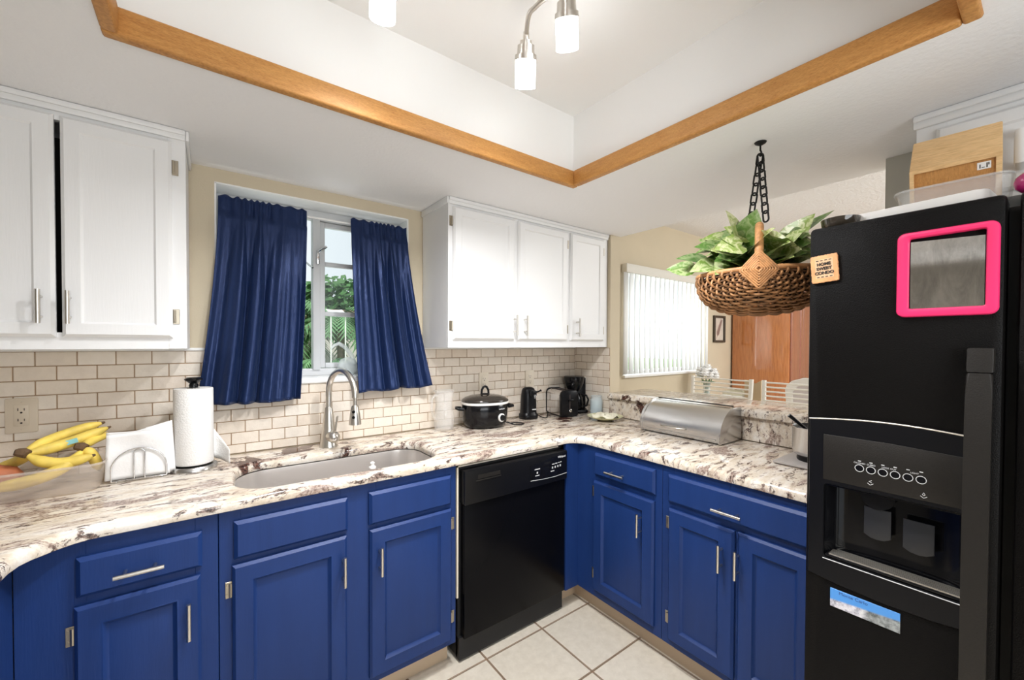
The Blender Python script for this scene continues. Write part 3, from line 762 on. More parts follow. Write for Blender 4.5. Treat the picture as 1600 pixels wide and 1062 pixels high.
    obj('mirror_sheet', b.grid(mg, 8, 8), X['mirror'], t, 60)
    t = thing('fridge_magnet', 'square orange tile magnet reading home sweet condo on the freezer door', 'magnet', (FX, -1.752, 1.617))
    MG = F @ Matrix.Translation((1.753, 1.617, 0)) @ Matrix.Rotation(math.radians(4), 4, 'Z')
    sc = []
    for sx, sy, ex, ey in ((-1, -1, 1, -1), (1, -1, 1, 1), (1, 1, -1, 1), (-1, 1, -1, -1)):
        for k in range(12):
            f = k/12; nx, ny = ((sx+ex)/2, (sy+ey)/2); w = .0012*math.sin(2*PI*4*f)
            sc.append(((sx+(ex-sx)*f)*.031+nx*w, (sy+(ey-sy)*f)*.038+ny*w))
    obj('tile', B(MG).prism(sc, .001, .008, .002), mat('peach_tile', (.78, .38, .17), .5, var=(30, .15)), t)
    obj('face', B(MG).box((-.021, -.027, .0078), (.021, .027, .0086), .0004, 1), mat('peach_face', (.82, .50, .29), .5), t)
    for k, wd in enumerate(('HOME', 'SWEET', 'CONDO')):
        text('lettering', wd, .0115, MG @ Matrix.Translation((0, .0125-.0125*k, .0088)), X['ink'], t, .0012, bold=.0004)
    b = B(MG)
    for k in range(4):
        for y in (.0235, -.0235): b.box((-.018+.010*k, y-.0012, .0085), (-.012+.010*k, y+.0012, .0091))
    obj('dash_pattern', b, X['ink'], t)
    t = thing('photo_magnet', 'long photo magnet of a seaside town under blue sky, below the dispenser', 'magnet', (FX, -1.850, .688))
    m, nt, p = _nt('seaside_print')
    co = _coord(nt, kind='Generated'); sp = nt.nodes.new('ShaderNodeSeparateXYZ'); nt.links.new(co, sp.inputs[0])
    n = _noise(nt, _coord(nt), 90, 6, .7)
    town = _ramp(nt, n, [(.35, (.22, .22, .26)), (.5, (.62, .60, .66)), (.65, (.86, .85, .85))])
    hill = _ramp(nt, n, [(.35, (.06, .07, .07)), (.6, (.36, .38, .38))])
    right = _ramp(nt, sp.outputs['Y'], [(.42, (1, 1, 1)), (.56, (0, 0, 0))])
    land = _mix(nt, right, town, hill)
    ma = nt.nodes.new('ShaderNodeMath'); ma.operation = 'MULTIPLY_ADD'; ma.inputs[1].default_value = .25; nt.links.new(sp.outputs['Y'], ma.inputs[0]); nt.links.new(sp.outputs['Z'], ma.inputs[2])
    sky = _ramp(nt, ma.outputs[0], [(.58, (0, 0, 0)), (.68, (1, 1, 1))])
    nt.links.new(_mix(nt, sky, land, (.08, .30, .72)), p.inputs['Base Color']); p.inputs['Roughness'].default_value = .3
    MP = F @ Matrix.Translation((1.850, .688, 0)) @ Matrix.Rotation(math.radians(.5), 4, 'Z')
    obj('print', B(MP).box((-.073, -.0255, .0005), (.073, .0255, .003), .0005, 1), m, t)
    text('lettering', 'Monte Carlo', .012, MP @ Matrix.Translation((-.022, .018, .0032)), mat('navy_ink', (.02, .05, .22), .5), t, .0001)
fridge()

def fridge_top():
    ZT = 1.7225
    t = thing('plastic_tray', 'flat white plastic tray lying on the fridge top under the clear bin', 'tray', (-.55, -1.91, ZT), math.radians(-5))
    M = W[t.name]
    obj('panel', B(M).prism(rrect(-.155, -.155, .30, .150, .025, 4), .002, .052, .004), X['label'], t)
    t = thing('storage_bin', 'shallow clear plastic bin with flared rim on top of the fridge', 'bin', (-.45, -1.965, ZT+.0525), math.radians(4))
    M = W[t.name]; b = B(M)
    def wall(sc, z): return [b.v((x*sc, y*sc, z)) for x, y in rrect(-.16, -.105, .16, .105, .03, 5)]
    R = [wall(.90, .0015), wall(.93, .004), wall(1.0, .055), wall(1.05, .058), wall(1.06, .053)]
    for a, q in zip(R, R[1:]):
        n = len(a)
        for i in range(n): b.f([a[i], a[(i+1) % n], q[(i+1) % n], q[i]])
    b.f(R[0])
    obj('tub', b, X['clearplastic'], t, 50, solid=.0022)
    t = thing('wooden_box', 'light wooden box with slanted lid and white sticker sitting in the clear bin', 'box', (-.46, -1.968, ZT+.058))
    z = ZT+.0595
    RB = Matrix.Translation((-.45, -1.968, 0)) @ Matrix.Rotation(math.radians(4), 4, 'Z') @ Matrix.Translation((.45, 1.968, 0))
    M = RB @ Matrix(((1, 0, 0, 0), (0, 0, 1, 0), (0, 1, 0, 0), (0, 0, 0, 1)))
    pr = [(-.555, z), (-.585, 1.892), (-.500, 1.998), (-.440, 2.012), (-.345, z)]
    b = B(M); b.prism([(x, zz) for x, zz in pr], -2.055, -1.884, .003)
    obj('body', b, X['lightwood'], t)
    fd = Vector((-.030, 0, 1.892-z)).normalized(); nn = Vector((-fd.z, 0, fd.x))
    ln = (Vector((-.585, 0, 1.892))-Vector((-.555, 0, z))).length
    MB = Matrix.Identity(4)
    for r in range(3):
        MB[r][0] = (0, -1, 0)[r]; MB[r][1] = fd[r]; MB[r][2] = nn[r]; MB[r][3] = (-.555, 0, z)[r]
    MB = RB @ MB
    fr = B(MB).slab([(1.885, .002), (2.054, .002), (2.054, ln-.001), (1.885, ln-.001)], [[(1.894, .010), (2.044, .010), (2.044, ln-.010), (1.894, ln-.010)]], [(0, .0005), (0, .008)])
    obj('front_frame', fr, X['lightwood'], t)
    obj('front_panel', B(MB).box((1.893, .009, .001), (2.045, ln-.009, .0025)), X['midwood'], t, label='darker recessed honey wood panel')
    st = obj('sticker', B(MB).box((2.012, ln-.034, .0026), (2.036, ln-.016, .003)), X['label'], t, label='small white sticker with grey marks')
    b = B(MB)
    for u, v, w, q in ((2.017, ln-.026, .001, .010), (2.0225, ln-.0295, .003, .0015), (2.029, ln-.025, .0012, .012), (2.032, ln-.022, .001, .006)): b.box((u-w, v-q/2, .0029), (u+w, v+q/2, .0033))
    obj('sticker_print', b, X['ink'], st)
    o = obj('glass_dish', B().lathe([(.036, 0), (.044, .010), (.047, .030), (.044, .031), (.040, .012), (0, .008)], (-.700, -1.766, 1.7385), 32), mat('smoky_glass', (.045, .035, .025), .06, coat=.6), None)
    tag(o, 'small dark glass dish on the front left corner of the fridge top', 'dish')
    b = B(); b.lathe([(0, -.024), (.012, -.021), (.021, -.012), (.024, 0), (.021, .012), (.012, .021), (0, .024)], (0, 0, 0), 24)
    bmesh.ops.transform(b.bm, matrix=Matrix.Translation((-.735, -2.112, 1.762)), verts=b.bm.verts)
    o = obj('glass_ornament', b, X['pinkglass'], None, 60)
    tag(o, 'shiny magenta glass ball on the fridge top at the right edge', 'ornament')
fridge_top()

# ------------------------------------------------------------------ hanging basket
def hanging():
    cx, cy = -.570, -1.493
    Vd = Vector((-.927, -.376, 0)).normalized(); Ud = Vector((.376, -.927, 0)).normalized(); Zd = Vector((0, 0, 1))
    RZ = 1.653; A, Bb, Cc = .205, .170, .140
    MB = Matrix.Identity(4)
    for r in range(3):
        MB[r][0] = Ud[r]; MB[r][1] = Vd[r]; MB[r][2] = Zd[r]; MB[r][3] = (cx, cy, RZ)[r]
    # hook
    b = B(Matrix.Translation((cx, cy, 0)))
    b.lathe([(.0, SOF-.012), (.008, SOF-.011), (.018, SOF-.005), (.020, SOF-.001)], n=20)
    b.tube([(0, 0, SOF-.010), (0, 0, SOF-.030)]+[(.010*math.sin(a), 0, SOF-.040+.010*math.cos(a)) for a in [k*.45 for k in range(0, 11)]], .0032, 8)
    o = obj('ceiling_hook', b, X['iron'], None); tag(o, 'small black swag hook screwed into the white ceiling', 'hook')
    # chain of two strands
    t = thing('hanging_chain', 'black iron chain in two strands from ceiling hook to basket handle', 'chain', (cx, cy, SOF-.05))
    top = Vector((cx, cy, SOF-.046))
    for end in (Vector((cx, cy, 0))+Vd*-.060+Ud*-.034+Zd*1.832, Vector((cx, cy, 0))+Vd*.050+Ud*.020+Zd*1.838):
        d = end-top; L = d.length; d.normalize(); n = 8; pitch = L/n
        sd = d.cross(Vector((.6, .8, 0))).normalized(); s2 = d.cross(sd).normalized()
        for k in range(n):
            c = top+d*(pitch*(k+.5)); w = sd if k % 2 == 0 else s2
            w = (w*.86+(s2 if k % 2 == 0 else sd)*.5).normalized()
            hl = pitch*.5+.0045-.0090; pts = []
            for q in range(7):
                a = -PI/2+PI*q/6; pts.append(c+d*(hl+.0090*math.cos(a))+w*(.0090*math.sin(a)))
            for q in range(7):
                a = PI/2+PI*q/6; pts.append(c+d*(-hl+.0090*math.cos(a))+w*(.0090*math.sin(a)))
            obj('link', B().tube(pts, .0032, 8, True), X['iron'], t, 60)
    # basket
    t = thing('wicker_basket', 'brown woven melon basket with wrapped handle hanging by the fridge', 'basket', (cx, cy, RZ-Cc))
    def sp(phi, th, k=1.0):
        s, c = math.sin(phi), math.cos(phi); ct, st = math.cos(th), math.sin(th)
        e = .78
        ctp = math.copysign(abs(ct)**e, ct); stp = max(0, st)**e
        return Vector((A*k*(max(0, s)**.9)*ctp, Bb*k*c, -Cc*k*(max(0, s)**.75)*stp))
    nr = 17
    b = B(MB)
    for i in range(nr):
        th = PI*(i+.5)/nr
        b.tube([sp(PI*(j/26), th) for j in range(0, 27)], .0030, 6)
    obj('ribs', b, X['wickerrib'], t, 60)
    b = B(MB); rows = 36
    for j in range(rows):
        phi = .20+(PI-.40)*j/(rows-1); N = nr*4; pts = []
        for q in range(N+1):
            th = PI*q/N; w = .0058*math.sin(nr*th+(PI if j % 2 else 0))
            p = sp(phi, th); pts.append(p+p.normalized()*w)
        b.tube(pts, .0043, 6)
    obj('weave', b, X['wicker'], t, 60)
    b = B(MB)
    b.tube([(A*math.cos(a), Bb*math.sin(a), .002) for a in [2*PI*k/48 for k in range(48)]], .0085, 10, True)
    obj('rim', b, X['cane'], t, 60)
    b = B(MB); H = .178; pts = [(0, Bb*math.cos(a), H*math.sin(a)) for a in [PI*k/40 for k in range(41)]]
    rs = []
    fine = [(0, Bb*math.cos(a), H*math.sin(a)) for a in [PI*k/400 for k in range(401)]]
    b.tube(fine, [.0125+.0012*abs(math.sin(PI*k/4)) for k in range(401)], 12)
    obj('handle', b, X['cane'], t, 60)
    for sgn in (1, -1):
        b = B(MB)
        for k in range(7):
            r = .010+.0078*k; lift = .020-.0022*k
            q = [(r, 0), (0, r*1.12), (-r, 0), (0, -r*1.12)]
            pts = []
            for m_ in range(4):
                a, c = q[m_], q[(m_+1) % 4]
                for f in (0.04, .35, .65, .96):
                    u, z = a[0]+(c[0]-a[0])*f, a[1]+(c[1]-a[1])*f
                    pts.append((u, sgn*(Bb-.55*u*u/A*1.0-.9*max(0, z)**2-.6*z*z+lift), z-.004))
            b.tube(pts, .0036, 8, True)
        b.lathe([(.007, -.01), (.007, .0), (0, .006)], (0, sgn*(Bb+.012), -.004), 8)
        obj('crossing_weave', b, X['cane'], t, 60, label='diamond of wrapped cane')
    # plant
    t = thing('pothos_plant', 'variegated green trailing houseplant growing in the hanging basket', 'plant', (cx, cy, RZ-.08))
    obj('soil', B(MB).lathe([(0, -.10), (.10, -.09), (.155, -.03), (.165, -.004), (.12, .012), (0, .02)], (0, 0, 0), 28, 1.12, .92), mat('potting_soil', (.03, .02, .014), .95, bump=(80, .6)), t)
    m, nt, p = _nt('variegated_leaf')
    co = _coord(nt); n1 = _noise(nt, co, 38, 5, .6, 1.2)
    g = nt.nodes.new('ShaderNodeNewGeometry')
    leaf = _ramp(nt, g.outputs['Random Per Island'], [(0, (.055, .14, .022)), (.35, (.13, .25, .04)), (.6, (.25, .36, .075)), (.85, (.38, .45, .14)), (1, (.07, .16, .035))])
    var = _ramp(nt, n1, [(.44, (0, 0, 0)), (.58, (1, 1, 1))])
    vm = _mix(nt, _ramp(nt, g.outputs['Random Per Island'], [(.2, (.25, .25, .25)), (.7, (.95, .95, .95))]), (0, 0, 0), var)
    nt.links.new(_mix(nt, vm, leaf, (.68, .69, .42)), p.inputs['Base Color']); p.inputs['Roughness'].default_value = .32
    rnd = random.Random(21); b = B(MB); st = B(MB); leaves = []
    fixed = [(-.255, .02, .045, -1.0, .1, .12, .10), (-.205, .05, .075, -.9, .4, .3, .11), (-.16, .09, .035, -.6, .7, -.1, .11), (-.10, .10, .03, -.3, .9, -.25, .10),
             (-.13, .04, .105, -.5, .5, .55, .115), (-.075, .06, .165, -.2, .5, .8, .12), (-.035, .04, .150, .25, .4, .8, .125), (.06, .06, .085, .6, .5, .5, .13), (.10, .04, .12, .5, .3, .8, .135),
             (.14, .03, .15, .8, .2, .6, .13), (.07, .10, .05, .5, .8, .1, .11), (.12, .09, .06, .8, .5, .1, .11), (-.05, .10, .06, -.2, .9, .2, .12), (-.09, .08, .10, -.4, .7, .5, .11), (.02, .10, .10, .1, .8, .4, .11)]
    for q in fixed: leaves.append(q)
    for k in range(84):
        a = rnd.uniform(0, 2*PI); r = math.sqrt(rnd.random())
        u, v = .19*r*math.cos(a), .15*r*math.sin(a); z = .02+rnd.uniform(.0, .165)*(1-.5*r*r)
        leaves.append((u, v, z, math.cos(a)*.8+rnd.uniform(-.4, .4), math.sin(a)*.8+rnd.uniform(-.3, .5), rnd.uniform(-.15, .75)*(1-.4*r), rnd.uniform(.075, .115)))
    for (u, v, z, dx, dy, dz, L) in leaves:
        base = Vector((u, v, z)); d = Vector((dx, dy, dz)).normalized(); base = base-d*L*.35
        base.z = max(base.z, .018)
        tip = MB @ (base+d*L*1.05)
        if tip.y < -1.665 and tip.z < 1.80: base.x -= (-1.665-tip.y)/.92
        up = Vector((rnd.uniform(-.6, .6), rnd.uniform(.2, 1.2), rnd.uniform(.35, 1))); up = (up-d*up.dot(d)).normalized(); sd = d.cross(up)
        Wd = L*rnd.uniform(.36, .48); dr = rnd.uniform(.15, .55); cup = rnd.uniform(.1, .5)
        def fn(a, c, base=base, d=d, up=up, sd=sd, Wd=Wd, dr=dr, cup=cup, L=L):
            s_ = (a-.5)*2; wd = Wd*(math.sin(PI*min(1, c**.62))**.85)*(1-.18*c)
            if c > .999: wd = .0004
            if c < .001: wd = Wd*.30
            back = -.10*L*abs(s_)**2*(1 if c < .12 else max(0, 1-(c-.12)*3))
            return base+d*(L*c+back)+sd*(s_*wd)+up*(cup*abs(s_)**1.5*wd*.55-dr*L*c*c*.55)
        b.grid(fn, 6, 9)
        o0 = Vector((u*.35, v*.35, .0)); mid = (o0+base)/2+Vector((0, 0, .03))
        st.tube([o0, mid, base, base+d*.008], [.0026, .0022, .0018, .0015], 5)
    obj('foliage', b, m, t, 70)
    obj('stems', st, mat('leaf_stem', (.20, .36, .10), .5), t, 60)
hanging()

# ------------------------------------------------------------------ curtains and window sill
def curtains():
    o = obj('curtain_rod', B().cyl((-2.150, .004, 2.004), (-1.310, .004, 2.004), .0045, n=10), X['trimwhite'], None)
    tag(o, 'thin white tension rod carrying the navy curtains in the window recess', 'curtain rod')
    def panel(name, label, tl, tr, bl, br, zb, ph, n, seed, skew):
        rnd = random.Random(seed); wob = [rnd.uniform(-.6, .6) for _ in range(12)]
        def fn(u, v):
            z = 2.030-(2.030-zb(u))*v
            vv = max(0, (v-.03)/.97)
            x = (tl+(tr-tl)*u)*(1-vv**1.5)+(bl+(br-bl)*u)*vv**1.5
            a = ph+2*PI*n*(u+.06*math.sin(2*PI*u*1.3+seed)+.02*vv*math.sin(9*u+seed))
            amp = (.007+.018*vv**.7)*(.65+.5*math.sin(4.3*u+seed)**2)
            if v < .07: amp *= .55
            small = .0035*math.sin(a*3.1+1.3+wob[int(u*10)])*max(0, 1-vv*2.2)
            y = -.008-.062*vv**.85-skew(u)*vv**2+amp*math.sin(a+.6*vv)*(1 if v > .05 else .6)+small
            if v < .025: z += .005*math.sin(a*3+seed)
            y = min(y, -.003) if v < .1 else min(y, -.022)
            y -= .004*math.sin(2*PI*n*2.7*u+seed+2*vv)*min(1, vv*2); x += .006*math.cos(a)*vv
            return (x, y, z)
        o = obj(name, B().grid(fn, 140, 60), X['curtain'], None, 80, solid=.0016)
        tag(o, label, 'curtain', 'navy curtain panels over the sink')
    panel('curtain', 'wide navy satin curtain panel left of the sink faucet, behind the paper towels', -2.150, -1.808, -2.222, -1.842, lambda u: 1.148-.010*math.sin(u*2.4)+.075*max(0, 1-u*7), .4, 3.6, 3, lambda u: .01*math.sin(u*5))
    panel('curtain', 'narrower navy satin curtain panel right of the sink faucet', -1.608, -1.312, -1.588, -1.192, lambda u: 1.152+.012*u+.006*math.sin(u*14), 1.9, 3.4, 8, lambda u: .015*u)
    t = thing('glass_swan', 'clear glass swan ornament on the window sill by the right curtain', 'ornament', (-1.60, .075, 1.232))
    M = Matrix.Translation((-1.600, .075, 1.2325))
    obj('body', B(M).lathe([(.026, 0), (.030, .008), (.042, .03), (.046, .055), (.036, .08), (.015, .092), (0, .094)], n=24, sx=1.1, sy=.7), X['crystal'], t, 60)
    obj('neck', B(M).tube([(.030, 0, .06), (.020, 0, .10), (-.012, 0, .145), (-.045, 0, .165), (-.068, 0, .155), (-.085, 0, .135)], [.013, .012, .011, .010, .008, .003], 10), X['crystal'], t, 60)
curtains()

# ------------------------------------------------------------------ outlets
def outlet(label, xc, zc, w, h, m, gang):
    t = thing('wall_outlet', label, 'outlet', (xc, -.0065, zc), 0, 'outlets in the tiled splashback')
    F = FB(-.0065) @ Matrix.Translation((xc, zc, 0))
    obj('plate', B(F).prism(rrect(-w/2, -h/2, w/2, h/2, .004, 3), 0, .006, .002), m, t)
    if gang == 'switch':
        obj('rocker', B(F).box((-.016, -.033, .005), (.016, .033, .009), .002), m, t)
        return
    f = obj('socket', B(F).box((-.0175, -.036, .005), (.0175, .036, .0078), .001), m, t)
    b = B(F)
    for s in (.018, -.018):
        b.box((-.0085, s-.001, .0077), (-.0065, s+.008, .0082)); b.box((.0060, s-.001, .0077), (.0080, s+.007, .0082))
        b.lathe([(.003, .0077), (.003, .0082)], (0, s-.0075, 0), 10)
    obj('slots', b, X['slot'], f)
    for s in (.047, -.047): obj('screw', B(F).lathe([(.0025, .0055), (.002, .0068), (0, .007)], (0, s, 0), 10), m, t)
outlet('wide almond wall outlet above the bananas', -2.706, 1.146, .076, .120, X['outlet'], 'duplex')
outlet('ivory wall outlet behind the slow cooker knob', -.808, 1.160, .070, .118, X['outletwhite'], 'duplex')
outlet('ivory wall outlet above the can opener', -.438, 1.160, .074, .120, X['outletwhite'], 'duplex')

# ------------------------------------------------------------------ things on the left counter
CT = .9152
def fruit():
    t = thing('fruit_tub', 'frosted plastic tub of fruit at the left end of the counter', 'tub', (-2.64, -.17, CT))
    def ring(b, x0, x1, y0, y1, z, r): return [b.v((x, y, z)) for x, y in rrect(x0, y0, x1, y1, r, 5)]
    b = B(); R = [ring(b, -2.80, -2.487, -.275, -.06, CT+.001, .03), ring(b, -2.805, -2.482, -.28, -.055, CT+.006, .035), ring(b, -2.815, -2.472, -.29, -.045, CT+.088, .04), ring(b, -2.82, -2.467, -.295, -.04, CT+.092, .042), ring(b, -2.82, -2.467, -.295, -.04, CT+.085, .042)]
    for a, q in zip(R, R[1:]):
        n = len(a)
        for i in range(n): b.f([a[i], a[(i+1) % n], q[(i+1) % n], q[i]])
    b.f(R[0])
    obj('tub', b, X['frost'], t, 50, solid=.002)
    def banana(b, p0, p1, p2, r):
        p0, p1, p2 = Vector(p0), Vector(p1), Vector(p2); pts = []; rs = []
        for k in range(21):
            f = k/20; pts.append(p0*(1-f)**2+p1*2*f*(1-f)+p2*f*f)
            rs.append(r*(.34 if f < .04 else .42 if f < .09 else min(1, .45+2.6*(f-.06)) if f < .35 else 1 if f < .8 else max(.22, 1-((f-.8)/.2)**2*.78)))
        b.tube(pts, rs, 10); return pts
    def bunch(label, crown, tips, name='banana_bunch'):
        t = thing(name, label, 'bananas', crown, 0, 'banana bunches in the tub')
        cr = Vector(crown)
        for k, (mid, tip, r) in enumerate(tips):
            b = B(); pts = banana(b, cr+Vector((.004*(k-1), .003*k, -.004)), mid, tip, r)
            o = obj('banana', b, X['banana'], t, 60)
            obj('banana_tip', B().tube([pts[-2], pts[-1], pts[-1]+(pts[-1]-pts[-2])*.5], [.0055, .005, .003], 8), X['bananatip'], o)
        obj('crown', B().tube([cr+Vector((.010, -.004, -.006)), cr, cr+Vector((-.010, -.008, .004)), cr+Vector((-.016, -.010, .006))], [.014, .016, .013, .009], 8), X['bananatip'], t, label='brown cut stem end')
        return t
    z = CT
    t1 = bunch('bunch of yellow bananas lying at the left of the tub, dark stem at left', (-2.655, -.215, z+.138),
          [((-2.62, -.10, z+.165), (-2.497, -.075, z+.192), .0165), ((-2.60, -.15, z+.125), (-2.478, -.105, z+.178), .018), ((-2.60, -.225, z+.070), (-2.500, -.215, z+.105), .0175), ((-2.67, -.14, z+.10), (-2.74, -.10, z+.075), .016)])
    b = B(); b.box((-.016, -.008, 0), (.016, .008, .0012), .001, 1)
    bmesh.ops.transform(b.bm, matrix=Matrix.Translation((-2.561, -.1622, z+.1488)) @ Vector((.1, -.97, .22)).to_track_quat('Z', 'Y').to_matrix().to_4x4() @ Matrix.Rotation(math.radians(14), 4, 'Z'), verts=b.bm.verts)
    obj('sticker', b, X['sticker'], t1, label='small teal oval fruit sticker')
    bunch('bunch of yellow bananas beside the napkins, dark stem at right of the tub', (-2.532, -.185, z+.132),
          [((-2.515, -.13, z+.145), (-2.482, -.075, z+.150), .014), ((-2.50, -.20, z+.110), (-2.497, -.150, z+.040), .016), ((-2.56, -.262, z+.045), (-2.72, -.262, z+.050), .0185)])
    b = B(); b.tube([(-2.785, -.19, z+.060), (-2.765, -.19, z+.062), (-2.72, -.185, z+.066), (-2.68, -.18, z+.062), (-2.662, -.178, z+.060)], [.008, .030, .040, .028, .006], 14)
    tag(obj('sweet_potato', b, X['potato'], None, 60), 'reddish sweet potato half hidden in the tub at the left edge', 'sweet potato')
fruit()
def napkins():
    t = thing('napkin_holder', 'silver wire napkin holder with an arched front, on the left counter', 'napkin holder', (-2.385, -.185, CT))
    for nm, y in (('front_frame', -.218), ('back_frame', -.155)):
        b = B(); pts = [(-2.458, y, CT+.006)]
        for k in range(17):
            a = PI-PI*k/16; pts.append((-2.385+.073*math.cos(a), y, CT+.042+.072*math.sin(a)))
        pts.append((-2.312, y, CT+.006)); b.tube(pts, .0023, 8)
        b.tube([(-2.399, y, CT+.006), (-2.399, y, CT+.095)]+[(-2.385+.014*math.cos(a), y, CT+.098+.013*math.sin(a)) for a in [PI-PI*k/6 for k in range(7)]]+[(-2.371, y, CT+.006)], .002, 8)
        obj(nm, b, X['chrome'], t, 60)
    b = B(); b.tube([(-2.458, -.218, CT+.006), (-2.312, -.218, CT+.006), (-2.312, -.155, CT+.006), (-2.458, -.155, CT+.006)], .0023, 8, True)
    for x in (-2.42, -2.35): b.tube([(x, -.218, CT+.006), (x, -.155, CT+.006)], .002, 8)
    for x in (-2.445, -2.325):
        for y in (-.218, -.155): b.lathe([(0, .0005), (.004, .002), (.004, .005), (0, .006)], (x, y, CT), 10)
    obj('base_frame', b, X['chrome'], t, 60)
    for k, (dx, tilt, y, lab) in enumerate(((0, 0, -.209, 'front white paper napkin in the wire holder'), (.016, .055, -.196, 'middle white paper napkin with a raised corner in the wire holder'), (-.004, -.02, -.183, 'rear white paper napkin against the back of the wire holder'))):
        def fn(u, v, dx=dx, tilt=tilt, y=y, k=k):
            x = -2.472+.164*u+dx+.010*(v-.5)*(-1 if u > .5 else .6); z = CT+.009+.158*v*(1+.0*u)+tilt*(u-.3)*v*.6+.008*v*u
            return (x, y+.003*math.sin(u*7+k)*v-.012*(v-.6)*v*(1 if k == 0 else 0)+.002*math.sin(v*9+u*4), z)
        o = obj('napkin', B().grid(fn, 16, 12), X['paper'], None, 60, solid=.006)
        tag(o, lab, 'napkin', 'napkins in the wire holder')
    t = thing('towel_holder', 'paper towel holder with round steel base and black knob', 'paper towel holder', (-2.234, -.165, CT))
    M = Matrix.Translation((-2.234, -.165, CT))
    obj('base', B(M).lathe([(.074, .0), (.076, .004), (.074, .014), (.070, .018), (.0, .019)], n=40), X['steel'], t)
    obj('post', B(M).cyl((0, 0, .018), (0, 0, .325), .006, n=12), X['steel'], t)
    obj('knob', B(M).lathe([(.014, .312), (.015, .322), (.012, .328), (.020, .335), (.028, .341), (.029, .346), (.022, .351), (0, .353)], n=28), X['blackgloss'], t, label='black mushroom shaped knob')
    b = B(M); b.lathe([(.020, .024), (.060, .024), (.0615, .028), (.0615, .306), (.060, .310), (.020, .310), (.020, .024)], n=48)
    t2 = thing('paper_towel_roll', 'white roll of paper towels standing on the steel holder', 'paper towels', (-2.234, -.165, CT+.02))
    obj('roll', b, X['towel'], t2)
    def tail(u, v):
        a = math.radians(-10+55*u); 
        x = .0615*math.cos(math.radians(35))+.062*u; y = .0615*math.sin(math.radians(35))*(1-u)-.02*u+.02*math.sin(PI*u); z = .03+.10*v*(1-.45*u)-.004*u+.03*(1-u)*v
        return (x, y, max(.004, z-.022*u))
    obj('loose_sheet', B(M).grid(tail, 12, 6), X['towel'], t2, 60, solid=.0012)
napkins()

